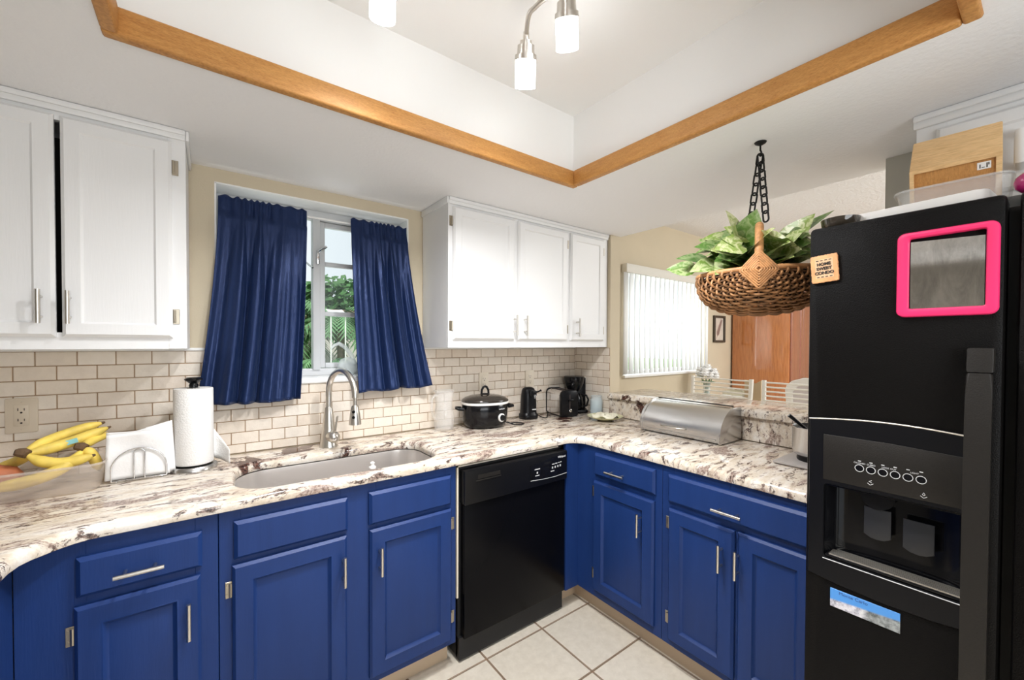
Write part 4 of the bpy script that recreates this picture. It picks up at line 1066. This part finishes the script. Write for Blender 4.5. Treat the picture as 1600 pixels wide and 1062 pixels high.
# ------------------------------------------------------------------ things along the back counter
def appliances():
    # glass pitcher
    t = thing('glass_pitcher', 'clear ribbed glass pitcher with handle, between the sink and slow cooker', 'pitcher', (-1.128, -.095, CT))
    M = Matrix.Translation((-1.128, -.095, CT)) @ Matrix.Rotation(math.radians(20), 4, 'Z')
    b = B(M); prof = [(.046, .001), (.050, .004), (.055, .03), (.056, .07), (.050, .11), (.046, .14), (.048, .175), (.055, .212), (.0575, .222)]
    n = 48; R = []
    for r, z in prof:
        ring = []
        for k in range(n):
            a = 2*PI*k/n; q = r*(1+.022*math.cos(12*a)*(1 if .02 < z < .13 else .2))
            if z > .17: q += .016*max(0, math.cos(a))**10*(z-.17)/.05
            ring.append(b.v((q*math.cos(a), q*math.sin(a), z)))
        R.append(ring)
    for a, q in zip(R, R[1:]):
        for i in range(n): b.f([a[i], a[(i+1) % n], q[(i+1) % n], q[i]])
    b.f(R[0])
    obj('vessel', b, X['pitcher'], t, 60, solid=.003)
    obj('handle', B(M).tube([(-.049, 0, .195), (-.075, 0, .200), (-.096, 0, .18), (-.098, 0, .13), (-.085, 0, .085), (-.054, 0, .065)], .007, 10), X['pitcher'], t, 60)
    # slow cooker
    t = thing('slow_cooker', 'oval black slow cooker with white dial and dark glass lid', 'slow cooker', (-.890, -.150, CT))
    M = Matrix.Translation((-.890, -.150, CT)) @ Matrix.Rotation(math.radians(-12), 4, 'Z') @ Matrix.Diagonal((1, 1, 1.07, 1))
    o1 = obj('body', B(M).lathe([(.100, .004), (.118, .010), (.128, .03), (.134, .09), (.137, .128), (.132, .132)], n=56, sx=1.0, sy=.76, pw=2.3), X['blackgloss'], t, 50)
    obj('foot', B(M).lathe([(.095, .0), (.095, .008)], n=40, sx=1.0, sy=.74), X['black'], t)
    obj('rim_band', B(M).lathe([(.1375, .127), (.1395, .131), (.1395, .136), (.137, .139), (.12, .139)], n=56, sx=1.0, sy=.76, pw=2.3), X['label'], t, label='white band under the lid')
    l = obj('lid', B(M).lathe([(.138, .140), (.139, .146), (.134, .152), (.116, .163), (.085, .172), (.045, .177), (0, .178)], n=56, sx=1.0, sy=.76, pw=2.3), mat('smoked_lid', (.03, .024, .02), .07, coat=.6), t, 60)
    b = B(M); b.lathe([(.032, .176), (.026, .181), (.010, .183), (0, .183)], n=24); b.tube([(-.022, 0, .180), (-.020, 0, .200), (-.010, 0, .216), (0, 0, .219), (.010, 0, .216), (.020, 0, .200), (.022, 0, .180)], .0065, 10)
    obj('lid_handle', b, X['black'], l, 60)
    for s in (-1, 1):
        b = B(M); b.tube([(s*.138, -.028, .105), (s*.168, -.026, .108), (s*.172, 0, .108), (s*.168, .026, .108), (s*.138, .028, .105)], .0085, 10); obj('side_handle', b, X['black'], t, 60)
    # dial on the front wall of the oval
    ang = math.radians(-62); px, py = [v/(abs(math.cos(ang))**2.3+abs(math.sin(ang))**2.3)**(1/2.3) for v in (.1335*math.cos(ang), .1335*.76*math.sin(ang))]
    nr = Vector((math.cos(ang), math.sin(ang)/.76, 0)).normalized()
    c = Vector((px, py, .058))
    b = B(M); b.tube([c-nr*.004, c+nr*.006, c+nr*.0065], [.0225, .0225, .021], 28); dl = obj('dial', b, X['label'], t, label='round white dial ring')
    b = B(M); b.tube([c+nr*.006, c+nr*.016, c+nr*.0165], [.0165, .015, .013], 24); kn = obj('dial_knob', b, X['black'], dl)
    sdv = Vector((-nr.y, nr.x, 0)); R3 = Matrix((( sdv.x, 0, nr.x, 0), (sdv.y, 0, nr.y, 0), (0, 1, nr.z, 0), (0, 0, 0, 1)))
    text('lettering', 'crock-pot', .0105, M @ Matrix.Translation(c+nr*.004+Vector((0, 0, .047))) @ R3, X['greyline'], t, .0015)
    pts = [Vector((.130, -.03, .02)), Vector((.165, -.055, .006)), Vector((.205, -.065, .0045)), Vector((.235, -.04, .0045)), Vector((.232, -.008, .0045)), Vector((.20, .01, .0045)), Vector((.16, .0, .006)), Vector((.14, .01, .012))]
    obj('cord', B(M).tube(pts, .0035, 8), X['black'], t, 60)
    # can opener
    t = thing('can_opener', 'tall black electric can opener between the slow cooker and toaster', 'can opener', (-.522, -.100, CT))
    M = Matrix.Translation((-.522, -.100, CT)) @ Matrix.Rotation(math.radians(-8), 4, 'Z')
    obj('body', B(M).lathe([(.052, .0), (.056, .004), (.056, .03), (.050, .036), (.048, .05), (.047, .10), (.044, .15), (.040, .18), (.034, .195), (.020, .204), (0, .206)], n=32, sx=1.05, sy=.92, pw=2.8), X['black'], t, 50)
    b = B(M); b.box((-.020, -.058, .150), (.030, -.036, .185), .006); b.tube([(.020, -.052, .172), (.046, -.054, .178), (.062, -.052, .186), (.064, -.050, .178)], .0055, 8); obj('lever_head', b, X['black'], t)
    obj('cutter', B(M).cyl((.010, -.058, .152), (.010, -.066, .152), .008, n=16).box((.006, -.064, .135), (.014, -.058, .150)), X['chrome'], t)
    obj('badge', B(M).box((.000, -.0515, .060), (.028, -.046, .067), .001, 1), X['greyline'], t, label='small grey badge')
    obj('cord', B(M).tube([(.05, .0, .03), (.075, -.03, .010), (.09, -.06, .0045), (.11, -.05, .0045), (.135, -.025, .010), (.145, -.01, .04)], .0033, 8), X['black'], t, 60)
    # toaster
    t = thing('toaster', 'steel two slice toaster with black end panel, in front of the coffee maker', 'toaster', (-.252, -.128, CT), math.radians(-103))
    M = W[t.name]     # local x: length towards the viewer's side, y: width
    def sect(x0, x1, w, h, r, bev):
        b = B(M @ Matrix(((0, 0, 1, 0), (1, 0, 0, 0), (0, 1, 0, 0), (0, 0, 0, 1))))
        pts = [(w, .012), (w, h-r)]+[(w-r+r*math.cos(a), h-r+r*math.sin(a)) for a in [PI/2*k/6 for k in range(1, 7)]]+[(-w+r+r*math.cos(a), h-r+r*math.sin(a)) for a in [PI/2+PI/2*k/6 for k in range(7)]]+[(-w, .012)]
        return b.prism(pts, x0, x1, bev)
    obj('body', sect(-.096, .080, .062, .174, .026, .001), X['chrome'], t, 40)
    e = obj('end_panel', sect(.080, .106, .064, .178, .030, .006), X['black'], t, 40)
    obj('end_panel', sect(-.108, -.096, .064, .178, .030, .004), X['black'], t, 40)
    obj('base', B(M).box((-.104, -.058, .002), (.102, .058, .014), .003), X['black'], t)
    b = B(M)
    for y in (-.024, .024): b.box((-.075, y-.012, .1735), (.06, y+.012, .1755), .0008, 1)
    obj('slot', b, X['slot'], t)
    obj('lever', B(M).box((.105, -.018, .108), (.126, .018, .120), .004), X['black'], e)
    obj('lever_track', B(M).box((.105, -.004, .05), (.1068, .004, .15)), X['slot'], e)
    b = B(M); b.tube([(.105, 0, .045), (.117, 0, .045), (.118, 0, .045)], [.011, .010, .008], 20); obj('browning_knob', b, X['chrome'], e, label='small silver knob')
    # coffee maker
    t = thing('coffee_maker', 'black drip coffee maker in the corner behind the toaster', 'coffee maker', (-.085, -.105, CT), math.radians(-40))
    M = W[t.name]
    obj('base', B(M).prism(rrect(-.075, -.06, .075, .06, .02, 4), .001, .022, .004), X['black'], t)
    obj('column', B(M).box((-.030, .022, .02), (.068, .060, .245), .010), X['black'], t)
    obj('filter_basket', B(M).lathe([(.040, .150), (.052, .170), (.066, .205), (.072, .240), (.072, .252), (.066, .256), (0, .256)], (-.018, -.008, 0), 32), X['blackgloss'], t)
    cf = obj('carafe', B(M).lathe([(.045, .024), (.054, .032), (.058, .065), (.052, .105), (.038, .128), (.040, .138)], (-.010, -.012, 0), 32), X['blackgloss'], t, 60)
    obj('carafe_handle', B(M).tube([(.030, -.030, .130), (.064, -.052, .125), (.076, -.060, .095), (.066, -.054, .055), (.044, -.040, .045)], .0065, 10), X['black'], cf, 60)
    # candle
    t = thing('candle_jar', 'glass jar of pale blue candle wax at the end of the side splashback', 'candle', (-.052, -.262, CT))
    M = Matrix.Translation((-.052, -.262, CT))
    b = B(M); b.lathe([(.0, .001), (.040, .001), (.042, .004), (.042, .098), (.038, .108), (.035, .113), (.036, .128), (.038, .130)], n=36)
    obj('jar', b, X['jar'], t, 50)
    obj('wax', B(M).lathe([(.0, .004), (.0395, .004), (.0395, .094), (.0, .094)], n=36), X['wax'], t)
    obj('wick', B(M).cyl((0, 0, .094), (.001, 0, .108), .001, n=6), X['ink'], t)
    # plate with crumpled wrap
    t = thing('glass_plate', 'shallow pale green glass plate beside the bread box', 'plate', (-.155, -.44, CT))
    M = Matrix.Translation((-.160, -.430, CT))
    obj('plate', B(M).lathe([(0, .002), (.048, .001), (.055, .004), (.085, .014), (.112, .025), (.113, .028), (.084, .018), (.052, .008), (0, .007)], n=48), X['plateglass'], t, 60)
    rnd = random.Random(5)
    def cr(u, v):
        a = 2*PI*u; r = .085*v**.8; 
        return (-.160+r*math.cos(a), -.430+r*math.sin(a), CT+.030+.012*math.sin(5*a+9*v)*v+.010*math.cos(3*a-14*v)*(1-v)-.012*(v**2)*.3)
    tag(obj('food_wrap', B().grid(cr, 36, 10, True), X['cream'], None, 50, solid=.002), 'crumpled pale wrap lying on the glass plate', 'food wrap')
    # bread box
    t = thing('bread_box', 'brushed steel roll-top bread box against the raised bar', 'bread box', (-.13, -.97, CT))
    def prof(s=0.0):
        P = [(-.028+0*s, .004+s), (-.028-s*.2, .166-s)]
        x0, z1 = -.236+s, .170-s
        P = [(-.022-s, .004+s), (-.022-s, z1), (-.085, z1)]
        for k in range(1, 13):
            a = PI/2*k/12; P.append((-.085-(.155-s)*math.sin(a), z1-.128*(1-math.cos(a))))
        P += [(-.240+s, .012+s), (-.232+s, .004+s)]
        return P
    ML = Matrix(((1, 0, 0, 0), (0, 0, -1, 0), (0, 1, 0, CT), (0, 0, 0, 1)))   # (x, z, -y)
    obj('shell', B(ML).prism(prof(.003), .762, 1.186), X['steel'], t, 40)
    for a, c in ((.750, .763), (1.185, 1.198)):
        obj('end_plate', B(ML).prism(prof(-.001), a, c, .004), X['steel'], t, 40)
    b = B(ML); b.tube([(-.082, .1745, .763), (-.082, .1745, 1.185)], .003, 8); obj('roll_edge', b, X['iron'], t, label='dark top edge of the roll door')
    b = B(ML); b.prism(prof(.0005)[:0] or [(-.2385, .020), (-.2415, .020), (-.2415, .026), (-.2385, .026)], .775, 1.175); obj('door_lip', b, X['steel'], t)
    b = B(ML); b.tube([(-.2375, .050, .885), (-.252, .051, .892), (-.254, .051, .95), (-.252, .051, 1.012), (-.2375, .050, 1.02)], .0045, 10); obj('handle', b, X['nickel'], t, 60)
    for x in (-.05, -.21):
        for u in (.77, 1.17): obj('foot', B(ML).lathe([(.008, -.0001), (.008, .0045)], (0, 0, 0), 10) if False else B(Matrix.Translation((x, -u, CT))).lathe([(.008, 0), (.008, .0045)], n=12), X['black'], t)
    # burner and pot at the fridge
    t = thing('hot_plate', 'flat grey warming plate on the counter next to the fridge', 'hot plate', (-.25, -1.575, CT))
    obj('plate', B().box((-.345, -1.69, CT+.003), (-.090, -1.462, CT+.014), .004), mat('grey_plate', (.36, .33, .31), .3), t)
    obj('coil_block', B().lathe([(.066, .0142), (.068, .020), (.066, .034), (0, .034)], (-.215, -1.575, CT), 28), X['black'], t)
    t = thing('saucepan', 'small stainless steel saucepan on the hot plate, half hidden by the fridge', 'saucepan', (-.215, -1.575, CT+.035))
    M = Matrix.Translation((-.215, -1.575, CT+.0345))
    obj('pan', B(M).lathe([(0, .001), (.070, .001), (.080, .008), (.083, .02), (.084, .112), (.087, .116), (.084, .117), (.081, .110), (.079, .022), (.07, .006), (0, .005)], n=44), X['steel'], t, 50)
    obj('handle', B(M).tube([(.03, -.075, .098), (.05, -.115-.005+.01, .103)], .008, 10), X['black'], t)
    t = thing('ladle', 'black handled ladle leaning in the saucepan', 'ladle', (-.215, -1.575, CT+.06))
    obj('shaft', B(M).tube([(.03, -.03, .02), (-.01, .03, .10), (-.045, .085, .158)], [.005, .005, .008], 10), X['black'], t, 60)
    obj('bowl', B(M).lathe([(0, .012), (.02, .016), (.03, .030), (.028, .030), (.018, .019), (0, .016)], (.03, -.03, 0), 20), X['black'], t, 60)
appliances()

# ------------------------------------------------------------------ track light
def track_light():
    t = thing('track_light', 'brushed nickel track light with curved rail and lit opal shades', 'track light', (-1.62, -1.33, TRAY))
    M = Matrix.Identity(4)
    obj('canopy', B().lathe([(.0, -.025), (.055, -.024), (.06, -.02), (.06, -.001)], (-1.62, -1.36, TRAY), 32), X['nickel'], t)
    heads = [(-1.391, -1.147, 2.342), (-1.375, -1.308, 2.379), (-1.825, -1.104, 2.371), (-1.88, -1.62, 2.37)]
    P = [Vector(p) for p in ((-1.391, -1.147, 2.354), (-1.421, -1.197, 2.376), (-1.418, -1.228, 2.385), (-1.405, -1.308, 2.405), (-1.50, -1.40, 2.41), (-1.62, -1.36, 2.415), (-1.73, -1.24, 2.41), (-1.795, -1.164, 2.4), (-1.825, -1.104, 2.386))]
    def sm(P, n=5):
        o = []
        for i in range(len(P)-1):
            a, b, c, d = P[max(0, i-1)], P[i], P[i+1], P[min(len(P)-1, i+2)]
            for k in range(n):
                f = k/n; o.append(.5*((2*b)+(c-a)*f+(2*a-5*b+4*c-d)*f*f+(3*b-a-3*c+d)*f**3))
        return o+[P[-1]]
    r = obj('rail', B().tube(sm(P), .0072, 10), X['nickel'], t, 60)
    obj('stem', B().cyl((-1.62, -1.36, 2.415), (-1.62, -1.36, TRAY-.02), .008, n=12), X['nickel'], t)
    b = B(); b.tube([P[3], (-1.375, -1.308, 2.389)], .005, 8); b.tube([P[4], (-1.66, -1.52, 2.41), (-1.80, -1.60, 2.40), (-1.88, -1.62, 2.385)], .0055, 8); obj('arm', b, X['nickel'], t, 60)
    dirs = [(.26, .36, -1), (.36, .32, -1), (.05, .22, -1), (-.1, -.2, -1)]
    for (x, y, z), d in zip(heads, dirs):
        d = Vector(d).normalized(); p = Vector((x, y, z))
        b = B(); R = []; n = 28; sd = d.orthogonal().normalized(); s2 = d.cross(sd)
        for q, rr in ((-.024, .001), (-.024, .009), (-.002, .010), (-.0018, .0185), (.010, .0195), (.0102, .0265), (.036, .028), (.0362, .0340), (.050, .0345), (.050, .001)):
            R.append([b.v(p+d*q+(sd*math.cos(2*PI*k/n)+s2*math.sin(2*PI*k/n))*rr) for k in range(n)])
        for a, c in zip(R, R[1:]):
            for k in range(n): b.f([a[k], a[(k+1) % n], c[(k+1) % n], c[k]])
        hd = obj('lamp_cap', b, X['nickel'], t, 25)
        b = B(); n = 28; R = []
        sd = d.orthogonal().normalized(); s2 = d.cross(sd)
        for q, rr in ((.0505, .020), (.051, .0325), (.124, .0325), (.1241, .0295), (.060, .0295)):
            R.append([b.v(p+d*q+(sd*math.cos(2*PI*k/n)+s2*math.sin(2*PI*k/n))*rr) for k in range(n)])
        for a, c in zip(R, R[1:]):
            for k in range(n): b.f([a[k], a[(k+1) % n], c[(k+1) % n], c[k]])
        obj('lamp_shade', b, X['shade'], hd, 25, label='lit white opal glass shade')
        b = B(); b.tube([p+d*.056, p+d*.075, p+d*.100, p+d*.108], [.010, .017, .015, .006], 14); obj('bulb', b, X['shade'], hd, 60)
        ld = bpy.data.lights.new('lamp_glow', 'SPOT'); ld.energy = LAMP*9; ld.shadow_soft_size = .022; ld.color = (.97, .98, 1); ld.spot_size = math.radians(150); ld.spot_blend = 1.0
        lo = bpy.data.objects.new('lamp_glow', ld); COL.objects.link(lo); lo.location = p+d*.132; lo.rotation_euler = (Vector((-.25*d.x, -.25*d.y, 1))).to_track_quat('Z', 'Y').to_euler()
track_light()

# ------------------------------------------------------------------ dining side
def dining():
    def stool(y, label, first=[None]):
        if first[0] is None:
            t = thing('bar_stool', label, 'bar stool', (.62, y, 0), 0, 'cream bar stools behind the bar')
            M = W[t.name]
            for s in (-1, 1):
                b = B(M); b.tube([(-.02, s*.185, .02), (-.01, s*.19, .72), (.02, s*.195, .95), (.035, s*.20, 1.172)], [.015, .015, .013, .013], 10); obj('back_post', b, X['stool'], t, 60)
                b = B(M); b.tube([(.36, s*.185, .0), (.35, s*.18, .72)], .015, 10); obj('front_leg', b, X['stool'], t, 60)
            for k in range(6):
                z = 1.158-.028*k*1.0; x = .034-.003*k
                obj('slat', B(M).tube([(x, -.197, z), (x+.012, 0, z), (x, .197, z)], .0052, 8), X['stool'], t, 60)
            obj('seat', B(M).prism(rrect(-.02, -.20, .38, .20, .04, 4), .72, .755, .01), X['stool'], t)
            obj('stretcher', B(M).box((-.01, -.18, .25), (.36, -.165, .275)).box((-.01, .165, .25), (.36, .18, .275)), X['stool'], t)
            first[0] = t; return
        src = first[0]; t = src.copy(); COL.objects.link(t); t.location = (.62, y, 0); t['label'] = label
        for ch in list(src.children):
            c = ch.copy(); COL.objects.link(c); c.parent = t
    stool(-.760, 'cream slat-back bar stool behind the bread box, nearer the window')
    stool(-1.235, 'cream slat-back bar stool behind the bar, nearer the fridge')
    t = thing('dining_table', 'white dining table standing behind the bar stools', 'dining table', (1.75, -.60, 0))
    obj('tabletop', B().prism(rrect(1.44, -1.15, 2.25, -.08, .05, 4), .73, .76, .006), X['label'], t)
    for x in (1.50, 2.19):
        for y in (-1.09, -.14): obj('leg', B().cyl((x, y, 0), (x, y, .731), .025), X['label'], t)
    t = thing('flower_vase', 'slim glass vase with green stems on the dining table', 'vase', (1.55, -.195, .761))
    M = Matrix.Translation((1.55, -.195, .7605))
    obj('vase', B(M).lathe([(0, .001), (.030, .001), (.032, .01), (.026, .12), (.030, .26), (.034, .28)], n=28), X['jar'], t, 60)
    t = thing('white_flowers', 'round bunch of white flowers standing in the vase by the window', 'flowers', (1.55, -.195, .80))
    b = B(M); rnd = random.Random(3)
    for k in range(9): a = 2*PI*k/9; b.tube([(.01*math.cos(a), .01*math.sin(a), .02), (.012*math.cos(a), .012*math.sin(a), .24), (.05*math.cos(a), .05*math.sin(a), .33)], .003, 6)
    for k in range(16):
        a = 2*PI*k/16; r = .07; b.grid(lambda u, v, a=a: ((.02+r*v)*math.cos(a)+(u-.5)*.03*math.sin(PI*v)*-math.sin(a), (.02+r*v)*math.sin(a)+(u-.5)*.03*math.sin(PI*v)*math.cos(a), .29+.03*v-.04*v*v), 2, 5)
    obj('stems', b, X['green'], t, 60)
    for k, (dx, dy, dz, r) in enumerate(((0, 0, .405, .058), (.02, -.055, .375, .050), (-.02, .055, .378, .050), (-.05, -.01, .375, .048), (.05, .02, .375, .048), (-.025, -.05, .355, .042), (.01, .07, .35, .04), (0, -.085, .350, .036))):
        b = B(M @ Matrix.Translation((dx, dy, dz)))
        for ly, (n, rr, tz) in enumerate(((4, .35, .9), (7, .65, .55), (9, 1.0, .1), (9, 1.0, -.35))):
            for q in range(n):
                a = 2*PI*q/n+ly*.5
                dd = Vector((math.cos(a)*rr, math.sin(a)*rr, tz)).normalized(); sd = Vector((-math.sin(a), math.cos(a), 0)); up = dd.cross(sd)
                b.grid(lambda u, v, dd=dd, sd=sd, up=up, r=r: dd*(r*(.25+.75*v))+sd*((u-.5)*r*.95*math.sin(PI*(.15+.75*v)))-up*(r*.18*v*v), 3, 3)
        b.lathe([(0, -r*.72), (r*.5, -r*.52), (r*.72, 0), (r*.5, r*.52), (0, r*.72)], n=12)
        obj('bloom', b, X['petal'], t, 60)
    def bagfn(b, x, y, w, d, h, z):
        P0 = [(x-d, y-w), (x+d, y-w), (x+d, y+w), (x-d, y+w)]
        A = [b.v((px, py, z)) for px, py in P0]; H = [h*1.0, h*.97, h*.97, h*1.0]
        mid = b.v((x-d, y, z+h*.88)); mid2 = b.v((x+d, y, z+h*.86))
        T = [b.v((px, py, z+hh)) for (px, py), hh in zip(P0, H)]
        m0 = b.v((x-d, y, z)); m1 = b.v((x+d, y, z))
        b.f([A[0], m0, mid, T[0]]); b.f([m0, A[3], T[3], mid]); b.f([A[1], A[0], T[0], T[1]]); b.f([m1, A[1], T[1], mid2]); b.f([A[2], m1, mid2, T[2]]); b.f([A[3], A[2], T[2], T[3]])
        return b
    tag(obj('paper_bag', bagfn(B(), 1.52, -.628, .064, .05, .340, .7605), X['bag'], None, 0, solid=.002), 'tan paper bag standing on the dining table between the two stools', 'bag')
    t = thing('napkin_pack', 'white pack of napkins on the dining table behind the left stool', 'napkins', (1.50, -.47, .761))
    b = B(); b.box((1.46, -.555, .7605), (1.60, -.36, .955), .015); obj('pack', b, X['paper'], t)
    b = B()
    for k in range(5):
        a = k*.5; b.grid(lambda u, v, k=k: (1.48+.015*k+.01*math.sin(5*u), -.50+.045*(k % 3)+(u-.5)*.09, .945+(.05+.012*(k % 2))*v*(1-.9*(u-.5)**2)-.0), 6, 4)
    obj('loose_napkins', b, X['cream'], t, 60)
    t = thing('dining_chair', 'pale rounded dining chair back behind the second bar stool, by the fridge', 'dining chair', (1.42, -.985+.0, 0))
    b = B(); PB = Matrix(((0, 0, 1, 1.37), (1, 0, 0, 0), (0, 1, 0, 0), (0, 0, 0, 1)))
    sh = [(-1.26, .50), (-.955, .50), (-.925, .80), (-.905, 1.05), (-.915, 1.09), (-.95, 1.125), (-1.02, 1.15), (-1.12, 1.155), (-1.22, 1.14), (-1.27, 1.10), (-1.28, 1.05)]
    obj('backrest', B(PB).slab(sh, [[(-1.225, .60), (-.985, .60), (-.955, 1.04), (-.99, 1.085), (-1.06, 1.105), (-1.14, 1.105), (-1.20, 1.085), (-1.235, 1.04)]], [(.006, -.012), (0, -.006), (0, .006), (.006, .012)]), X['label'], t, label='white chair frame')
    obj('back_panel', B(PB).prism([(-1.225, .60), (-.985, .60), (-.955, 1.04), (-.99, 1.085), (-1.06, 1.105), (-1.14, 1.105), (-1.20, 1.085), (-1.235, 1.04)], -.004, .004), X['acrylic'], t)
    obj('seat', B().box((1.36, -1.29, .45), (1.79, -.90, .50), .015), X['acrylic'], t)
    for x in (1.39, 1.76):
        for y in (-1.26, -.94): obj('leg', B().cyl((x, y, 0), (x, y, .455), .018), X['label'], t)
    t = thing('wood_cabinet', 'tall cherry wood cabinet with panelled doors in the dining room', 'cabinet', (2.72, -.29, 0))
    obj('body', B().box((2.42, -.565, .02), (3.05, -.02, 2.10), .004), X['hutch'], t)
    Fd = FB(-.566)
    for a, c in ((2.435, 2.735), (2.741, 3.04)):
        d = obj('door', B(Fd).rings(a, .10, c, 2.08, [(0, 0), (0, .012), (.006, .018), (.055, .018), (.063, .008), (.085, .014)]), X['hutch2'], t, label='darker panelled door')
        obj('knob', B(Fd @ Matrix.Translation((2.715 if a < 2.6 else 2.76, 1.05, .018))).lathe([(.006, 0), (.006, .012), (.013, .018), (.010, .026), (0, .028)], n=16), X['brass'], d)
    obj('cornice', B().box((2.405, -.590, 2.10), (3.06, -.02, 2.15), .01), X['hutch2'], t)
    t = thing('picture_frame', 'small dark framed botanical picture on the beige wall beside the blind', 'picture', (2.14, -.01, 1.56))
    Fp = FB(0)
    obj('frame', B(Fp).slab([(2.030, 1.420), (2.262, 1.420), (2.262, 1.700), (2.030, 1.700)], [[(2.052, 1.442), (2.240, 1.442), (2.240, 1.678), (2.052, 1.678)]], [(0, .001), (0, .020), (.004, .024), (.010, .022)]), X['darkframe'], t)
    obj('print', B(Fp).box((2.050, 1.440, .002), (2.242, 1.680, .006)), mat('sepia_paper', (.62, .55, .47), .6, var=(9, .15)), t)
    b = B(Fp); b.tube([(2.10, 1.46, .0065), (2.14, 1.54, .0065), (2.20, 1.65, .0065)], .0025, 6)
    for k in range(9):
        f = k/8; c = Vector((2.115+.08*f, 1.49+.15*f, .0068))
        for s in (-1, 1):
            d = Vector((.45*s+.35, .5-.3*s*0, 0)).normalized(); q = Vector((-d.y, d.x, 0)); L = .055*(1-.45*f)
            b.grid(lambda u, v, c=c, d=d, q=q, L=L: c+d*(L*v)+q*((u-.5)*.018*math.sin(PI*(.1+.9*v))), 2, 4)
    obj('leaf_drawing', b, mat('sepia_ink', (.30, .20, .17), .7), t)
dining()

# ------------------------------------------------------------------ garden outside the window
def garden():
    b = B(); b.box((-25, .6, -.4), (40, 60, -.3)); struct('ground_lawn', b, X['lawn'])
    b = B(); b.box((-12, .6, -.3), (14, 5.2, -.285)); struct('ground_bounce', b, X['bounce_ground'])  # unseen pale ground added to bounce light up into the window recess
    rnd = random.Random(11)
    def crown(n, c, s, leaf, b=None):
        b = b or B()
        for _ in range(n):
            while True:
                p = Vector((rnd.uniform(-1, 1), rnd.uniform(-1, 1), rnd.uniform(-1, 1)))
                if .35 < p.length < 1: break
            q = Vector((c[0]+p.x*s[0], c[1]+p.y*s[1], c[2]+p.z*s[2]))
            d = Vector((rnd.uniform(-1, 1), rnd.uniform(-1, 1), rnd.uniform(-.8, .5))).normalized(); e = d.orthogonal().normalized()
            L = leaf*rnd.uniform(.6, 1.3); w = L*.35
            b.f([b.v(q), b.v(q+d*L*.5+e*w), b.v(q+d*L), b.v(q+d*L*.5-e*w)])
        return b
    def palm(x, y, h, r, label, n=22):
        t = thing('palm_tree', label, 'palm tree', (x, y, -.3), 0, 'palm trees in the garden')
        obj('trunk', B().tube([(x, y, -.3), (x+.05, y, h*.5), (x, y, h)], [.16, .12, .10], 10), X['trunk'], t, 60)
        b = B()
        for k in range(n):
            a = 2*PI*k/n+rnd.uniform(-.15, .15); el = rnd.uniform(-.2, 1.0)
            d = Vector((math.cos(a)*math.cos(el), math.sin(a)*math.cos(el), math.sin(el))); sd = Vector((-math.sin(a), math.cos(a), 0))
            for j in range(1, 17):
                f = j/16; c = Vector((x, y, h))+d*(r*f)+Vector((0, 0, -r*.75*f*f)); c2 = Vector((x, y, h))+d*(r*(f+.06))+Vector((0, 0, -r*.75*(f+.06)**2))
                for s in (-1, 1):
                    L = r*.34*(1-.65*f)*min(1, f*5)
                    tip = c+sd*(s*L)+(c2-c)*2.5+Vector((0, 0, -L*.45)); b.f([b.v(c), b.v(c2), b.v(tip)])
        obj('fronds', b, X['frond'], t, 0)
    palm(.98, 10.6, 2.05, 1.75, 'broad palm tree outside the kitchen window, in front of the house')
    palm(-.25, 11.8, 2.35, 1.8, 'palm tree farther left outside the kitchen window')
    palm(.22, 8.9, .75, 1.15, 'low palm with dark fronds near the lawn outside the window', 26)
    palm(2.3, 9.0, 1.9, 1.5, 'palm tree partly hidden by the right curtain')
    for (x, y, z, s, lab) in ((-1.4, 19, 2.2, (2.5, 1.8, 2.3), 'leafy tree behind the palms at the left'), (3.0, 20, 2.5, (2.6, 1.8, 2.3), 'leafy tree behind the palms at the right')):
        t = thing('tree', lab, 'tree', (x, y, -.3), 0, 'garden trees')
        obj('trunk', B().cyl((x, y, -.3), (x, y, z), .15, .1), X['trunk'], t)
        obj('crown', crown(2600, (x, y, z), s, .42), X['leafdark'], t, 0)
    b = crown(2600, (.5, 10.9, .05), (4.2, .5, .62), .20)
    tag(obj('hedge', b, X['leafdark'], None, 0), 'dark green hedge at the far edge of the lawn', 'hedge')
    t = thing('house', 'neighbouring house with pale roof seen through the window', 'house', (1.4, 14.0, -.3))
    obj('walls', B().box((.1, 13.0, -.3), (3.4, 16, 1.75)), X['stucco'], t)
    MR = Matrix(((1, 0, 0, 0), (0, 0, 1, 0), (0, 1, 0, 0), (0, 0, 0, 1)))
    obj('roof', B(MR).prism([(-.2, 1.75), (3.7, 1.75), (2.6, 2.55), (.9, 2.55)], 12.8, 16.2), X['terracotta'], t)
    t = thing('garden_awning', 'white sloping patio awning outside the window', 'awning', (.25, 8.6, -.3))
    b = B(); b.grid(lambda u, v: (.10+.36*u, 8.3-.5*v, 2.20-.16*v-.02*math.sin(PI*u)), 4, 3); obj('canopy', b, X['roof'], t, 0, solid=.02)
    for x in (.12, .44): obj('post', B().cyl((x, 7.9, -.3), (x, 7.9, 2.05), .015), X['roof'], t)
garden()
